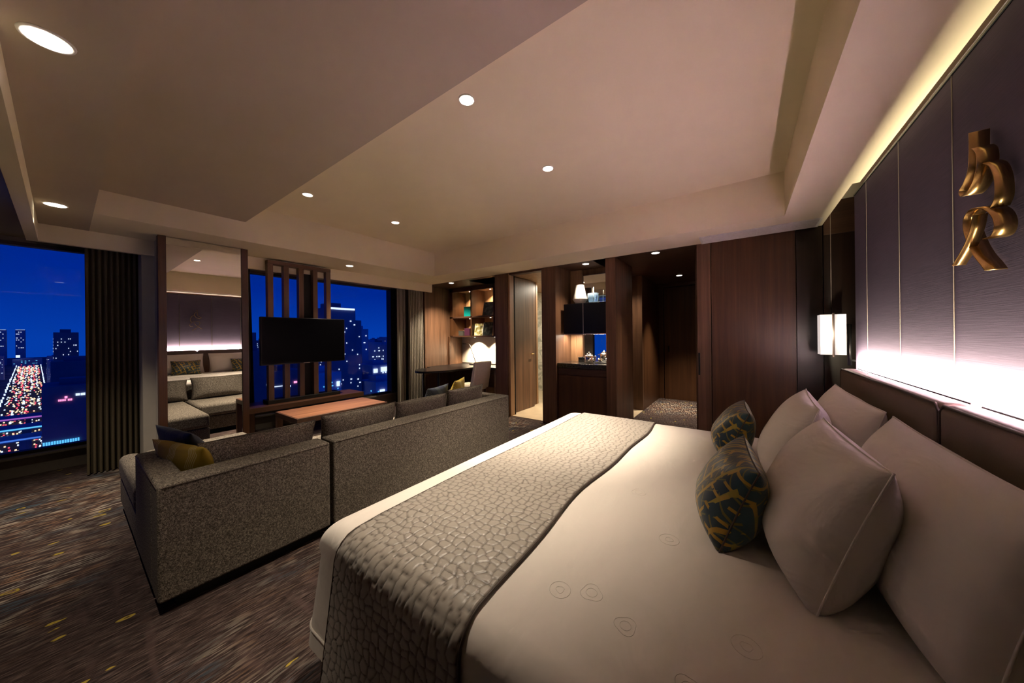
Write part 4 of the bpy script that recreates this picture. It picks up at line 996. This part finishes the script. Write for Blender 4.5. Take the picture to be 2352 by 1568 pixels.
# ------------------------------------------------------------------ night city beyond the windows
ZG = -95.0
struct('ground', bx(-3400, -30, -700, 1700, ZG - 2, ZG), 'city_ground', 'dark city ground far below the windows')
rng = random.Random(7)
USED = []
def free(x, d, y0, y1):
    for (a, b, c_, e_) in USED:
        if x > a and x - d < b and y1 > c_ and y0 < e_: return False
    return True
def building(name, label, x, y0, y1, ztop, depth, mat='building_dark', lit=0.12, cell=(3.2, 3.6), lmat='city_white', group=None, crown=None, zmin=None, seed=0):
    t = thing(name, label, 'building', (x - depth / 2, (y0 + y1) / 2, ZG), group)
    USED.append((x - depth - 1, x + 1, y0 - 1, y1 + 1))
    m = MB(); m.box(x - depth, x, y0, y1, ZG, ztop)
    m.build('tower_body', mat, t)
    rr = random.Random(seed + int(abs(x) * 3 + y0 * 7)); wn_ = MB(); cw, chh = cell
    ny = max(1, int((y1 - y0 - 1) / cw)); nz = int((ztop - 3 - (zmin if zmin is not None else ZG + 6)) / chh)
    for j in range(nz):
        for i in range(ny):
            if rr.random() < lit:
                a = y0 + 0.8 + i * cw + cw * 0.2; z = ztop - 3 - (j + 1) * chh
                ww = cw * (0.55 if rr.random() < 0.8 else 1.0)
                wn_.box(x, x + 0.15, a, a + ww * 0.8, z, z + chh * 0.30)
    # the side that faces the room from beyond the window's end
    nx_ = max(1, int((depth - 1) / cw))
    for j in range(nz):
        for i in range(nx_):
            if rr.random() < lit * 0.7:
                a = x - depth + 0.8 + i * cw; z = ztop - 3 - (j + 1) * chh
                wn_.box(a, a + cw * 0.5, y0 - 0.15, y0, z, z + chh * 0.42)
    if wn_.v: tag(wn_.build('lit_windows', lmat, t, fix=False), kind='stuff')
    rf = MB(); rf.box(x - depth * 0.7, x - depth * 0.3, y0 + (y1 - y0) * 0.25, y1 - (y1 - y0) * 0.3, ztop, ztop + 2.5); rf.build('roof_plant', mat, t)
    if crown: 
        k = MB(); k.box(x, x + 0.4, y0 + 0.5, y1 - 0.5, ztop - 1.0, ztop - 0.2); k.build('crown_light', crown, t)
    return t
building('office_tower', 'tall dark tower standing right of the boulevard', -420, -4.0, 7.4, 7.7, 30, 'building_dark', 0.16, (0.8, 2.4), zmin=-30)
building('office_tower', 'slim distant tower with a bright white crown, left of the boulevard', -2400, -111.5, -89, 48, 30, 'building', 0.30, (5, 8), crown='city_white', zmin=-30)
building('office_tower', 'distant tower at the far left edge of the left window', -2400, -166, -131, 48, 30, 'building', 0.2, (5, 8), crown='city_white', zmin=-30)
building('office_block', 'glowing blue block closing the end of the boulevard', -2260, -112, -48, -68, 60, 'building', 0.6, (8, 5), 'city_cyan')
building('office_block', 'wide dark block below the tall tower', -330, -4.2, 14.0, -11.2, 30, 'building_dark', 0.02, (3, 3.5))
sg = building('office_block', 'dark block with red sign and white lettering at the window corner', -236, -5.2, 12.0, -18.0, 26, 'building_dark', 0.012, (3, 3.5))
s1 = MB()
for k in range(9):
    if k == 5: continue
    y = -1.2 + k * 0.40; s1.box(-235.9, -235.6, y, y + 0.30, -24.4, -23.6)
s1.box(-235.9, -235.6, 0.4, 1.1, -23.3, -22.4); s1.build('red_sign', 'city_pink', sg)
s1 = MB()
for k in range(14):
    y = -5.0 + k * 0.66; s1.box(-235.9, -235.6, y, y + 0.46, -42.6 , -40.9)
s1.build('white_sign', 'city_cyan', sg)
s1 = MB(); s1.box(-235.9, -235.6, 3.2, 4.3, -22.6, -21.6); s1.box(-235.9, -235.6, 4.5, 5.7, -22.6, -21.6); s1.build('white_sign', 'city_white', sg)
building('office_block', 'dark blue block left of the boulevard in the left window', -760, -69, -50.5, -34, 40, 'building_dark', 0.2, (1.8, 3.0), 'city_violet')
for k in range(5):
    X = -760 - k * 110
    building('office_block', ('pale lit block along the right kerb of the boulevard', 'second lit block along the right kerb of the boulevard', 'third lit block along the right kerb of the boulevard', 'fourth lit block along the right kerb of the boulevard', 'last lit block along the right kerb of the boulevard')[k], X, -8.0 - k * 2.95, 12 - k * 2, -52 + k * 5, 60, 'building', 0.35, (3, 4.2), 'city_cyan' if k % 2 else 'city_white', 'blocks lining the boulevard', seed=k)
# boulevard with traffic
rd = MB(); rd.add([(-380, -34, ZG + 0.3), (-380, -1.5, ZG + 0.3), (-2200, -50.6, ZG + 0.3), (-2200, -98.2, ZG + 0.3), (-380, -34, ZG + 0.1), (-380, -1.5, ZG + 0.1), (-2200, -50.6, ZG + 0.1), (-2200, -98.2, ZG + 0.1)], [(0, 1, 2, 3), (7, 6, 5, 4), (0, 4, 5, 1), (1, 5, 6, 2), (2, 6, 7, 3), (3, 7, 4, 0)])
struct('boulevard', rd, 'asphalt', 'broad boulevard full of evening traffic')
def roadpt(s, t):
    a = np.array((-380, -34.0)); b = np.array((-380, -1.5)); c_ = np.array((-2200, -50.6)); d_ = np.array((-2200, -98.2))
    l = a + (d_ - a) * t; r = b + (c_ - b) * t; return l + (r - l) * s
groups = {'city_red': MB(), 'city_white': MB(), 'city_warm': MB()}
for k in range(1150):
    t = rng.random() ** 1.9; lane = rng.randint(0, 9); s = 0.08 + lane * 0.092 + rng.uniform(-0.034, 0.034); x, y = roadpt(s, t)
    key = 'city_warm' if rng.random() < 0.40 else ('city_red' if lane % 2 else 'city_white')
    z = ZG + 0.4 + (0 if rng.random() < 0.7 else rng.random() * 8)
    g_ = 0.8 + t * 1.6; groups[key].box(x - g_, x + g_, y - 0.5 * g_, y + 0.5 * g_, z, z + 1.1 * g_)
for k, (nm, lb, key) in enumerate((('tail_lights', 'red tail lights of traffic on the boulevard', 'city_red'), ('head_lights', 'white head lights of traffic on the boulevard', 'city_white'), ('street_lights', 'warm street lights along the boulevard', 'city_warm'))):
    tag(groups[key].build(nm, key, None, fix=False), lb, 'city lights', None, 'stuff')
kl = MB()
for k in range(34):
    t = (k / 34) ** 1.7
    for s_ in (-0.02, 1.02):
        x, y = roadpt(s_, t); kl.box(x - 0.8, x + 0.8, y - 0.8, y + 0.8, ZG + 6, ZG + 9 + 4 * rng.random())
tag(kl.build('kerb_lamps', 'city_white', None, fix=False), 'rows of white lamps along both kerbs of the boulevard', 'city lights', None, 'stuff')
fl = MB(); fl.box(-2255, -2252, -104, -95, -62, -52)
tag(fl.build('floodlight', 'city_white', None), 'brilliant floodlight at the far end of the boulevard', 'city lights')
# elevated roads crossing below
vi = thing('viaduct', 'elevated road with light trails crossing below the left window', 'viaduct', (-330, -20, ZG))
for k, (X, z) in enumerate(((-345, -42.5), (-318, -44.5), (-296, -46.5))):
    vb = MB(); vb.box(X - 7, X + 7, -120, -6.5, z - 1.5, z); vb.build('deck', 'building', vi)
    MB().box(X + 7.02, X + 7.2, -120, -6.6, z - 0.9, z - 0.2).build('light_trail', ('city_violet', 'city_cyan', 'city_blue')[k], vi)
    for y in (-100, -70, -40, -12): MB().box(X - 1.2, X + 1.2, y - 1, y + 1, ZG, z - 1.5).build('pier', 'building', vi)
lt = MB()
for (a, b) in (((-205, -14.2, -53.0), (-240, -10.5, -50.0)), ((-205, -13.2, -53.0), (-240, -9.8, -50.0)), ((-205, -10.2, -52.0), (-240, -5.9, -48.5))):
    lt.tube([a, b], 0.22, 6)
tag(lt.build('light_trails', 'city_pink', None, smooth=True), 'pink light trails of a ramp at the foot of the left window', 'city lights', None, 'stuff')

# city seen past the television
tr1 = building('office_tower', 'tallest tower with a white roof line right of the television', -150, 69.6, 81.4, 15.2, 22, 'building_dark', 0.12, (0.9, 1.7), crown='city_white', zmin=-34)
building('office_tower', 'stepped wing on the right of the tallest tower', -151, 81.6, 84.8, 9.6, 16, 'building_dark', 0.26, (0.9, 1.7), zmin=-34)
building('office_tower', 'slim tower behind the stepped wing', -234, 132.0, 137.0, 7.8, 16, 'building', 0.16, (1.6, 2.6), zmin=-34)
building('office_tower', 'blue tower left of the television with roof lights', -300, 80.0, 85.6, 6.0, 20, 'building_dark', 0.18, (1.8, 3.0), zmin=-40)
building('office_block', 'dark block beneath the left end of the television', -200, 50.0, 63.5, -5.0, 24, 'building_dark', 0.05, (2, 3))
dm = thing('domed_hall', 'round dark hall with a glowing blue rim, low in the right window', 'building', (-176, 98.5, ZG))
MB().lathe((-176, 98.5, ZG), [(5.4, 0), (5.4, 73.2), (4.6, 75.6), (2.0, 76.8)], 32).build('drum', 'building_dark', dm, smooth=True)
MB().lathe((-176, 98.5, ZG + 69.2), [(5.5, 0), (5.5, 1.3)], 32).build('glowing_rim', 'city_cyan', dm, smooth=True)
b5 = building('office_block', 'block with a bright white billboard at the right window edge', -202, 121.0, 139.0, -17.5, 24, 'building', 0.05, (2, 3))
MB().box(-201.8, -201.4, 127.0, 135.2, -22.3, -19.1).build('billboard', 'city_white', b5)
MB().box(-201.8, -201.4, 121.6, 124.4, -22.6, -19.9).build('lit_square', 'city_white', b5)
b6 = building('office_block', 'low block with a blinding floodlight under the billboard', -141, 86.0, 98.0, -20.0, 16, 'building', 0.22, (1.0, 1.7), 'city_cyan')
MB().box(-140.9, -140.5, 88.0, 90.4, -26.0, -23.6).build('floodlight', 'city_white', b6)
b7 = building('office_block', 'low block with cyan lights at the foot of the tallest tower', -139, 60.0, 69.0, -13.0, 14, 'building', 0.25, (0.8, 1.4), 'city_cyan')
MB().box(-138.9, -138.5, 67.0, 68.1, -19.0, -17.0).build('floodlight', 'city_white', b7)
b8 = building('office_block', 'block with a red lamp seen between the slats', -200, 64.0, 78.0, -16.0, 20, 'building_dark', 0.04, (2, 3))
MB().box(-199.9, -199.4, 73.6, 75.0, -23.2, -22.2).build('red_lamp', 'city_pink', b8)
MB().box(-199.9, -199.6, 64.5, 70.0, -24.2, -23.8).build('light_band', 'city_white', b8)
GB = 'anonymous blocks of the distant skyline'
for k in range(110):
    X = -rng.uniform(230, 1000); f_ = -X
    ya = (rng.uniform(0.545, 0.68) if k % 4 else rng.uniform(0.26, 0.45)) * f_; w_ = rng.uniform(9, 26)
    zt = rng.uniform(-0.022, 0.004) * f_ * 1.1 - 3 if k % 3 else rng.uniform(-0.05, -0.03) * f_
    dd = rng.uniform(12, 30)
    if not free(X, dd, ya - 1, ya + w_ + 1): continue
    building('office_block', 'one of many small lit blocks in the distant skyline of the right window', X, ya, ya + w_, max(zt, -80), dd, 'building' if k % 2 else 'building_dark', 0.26, (2.0, 2.6), ('city_white', 'city_white', 'city_cyan', 'city_warm')[k % 4], GB, seed=k)
for k in range(14):
    X = -rng.uniform(1450, 2000) if k % 3 else -rng.uniform(500, 1300); f_ = -X
    ya = rng.uniform(-0.085, -0.062) * f_ if k % 3 else rng.uniform(0.016, 0.03) * f_
    w_ = rng.uniform(8, 16)
    if not free(X, 20, ya - 1, ya + w_ + 1): continue
    building('office_block', 'one of many small lit blocks beyond the left window', X, ya, ya + w_, rng.uniform(-0.05, -0.012) * f_, 20, 'building', 0.14, (2.6, 3.6), ('city_white', 'city_cyan')[k % 2], 'anonymous blocks beside the boulevard', seed=k)
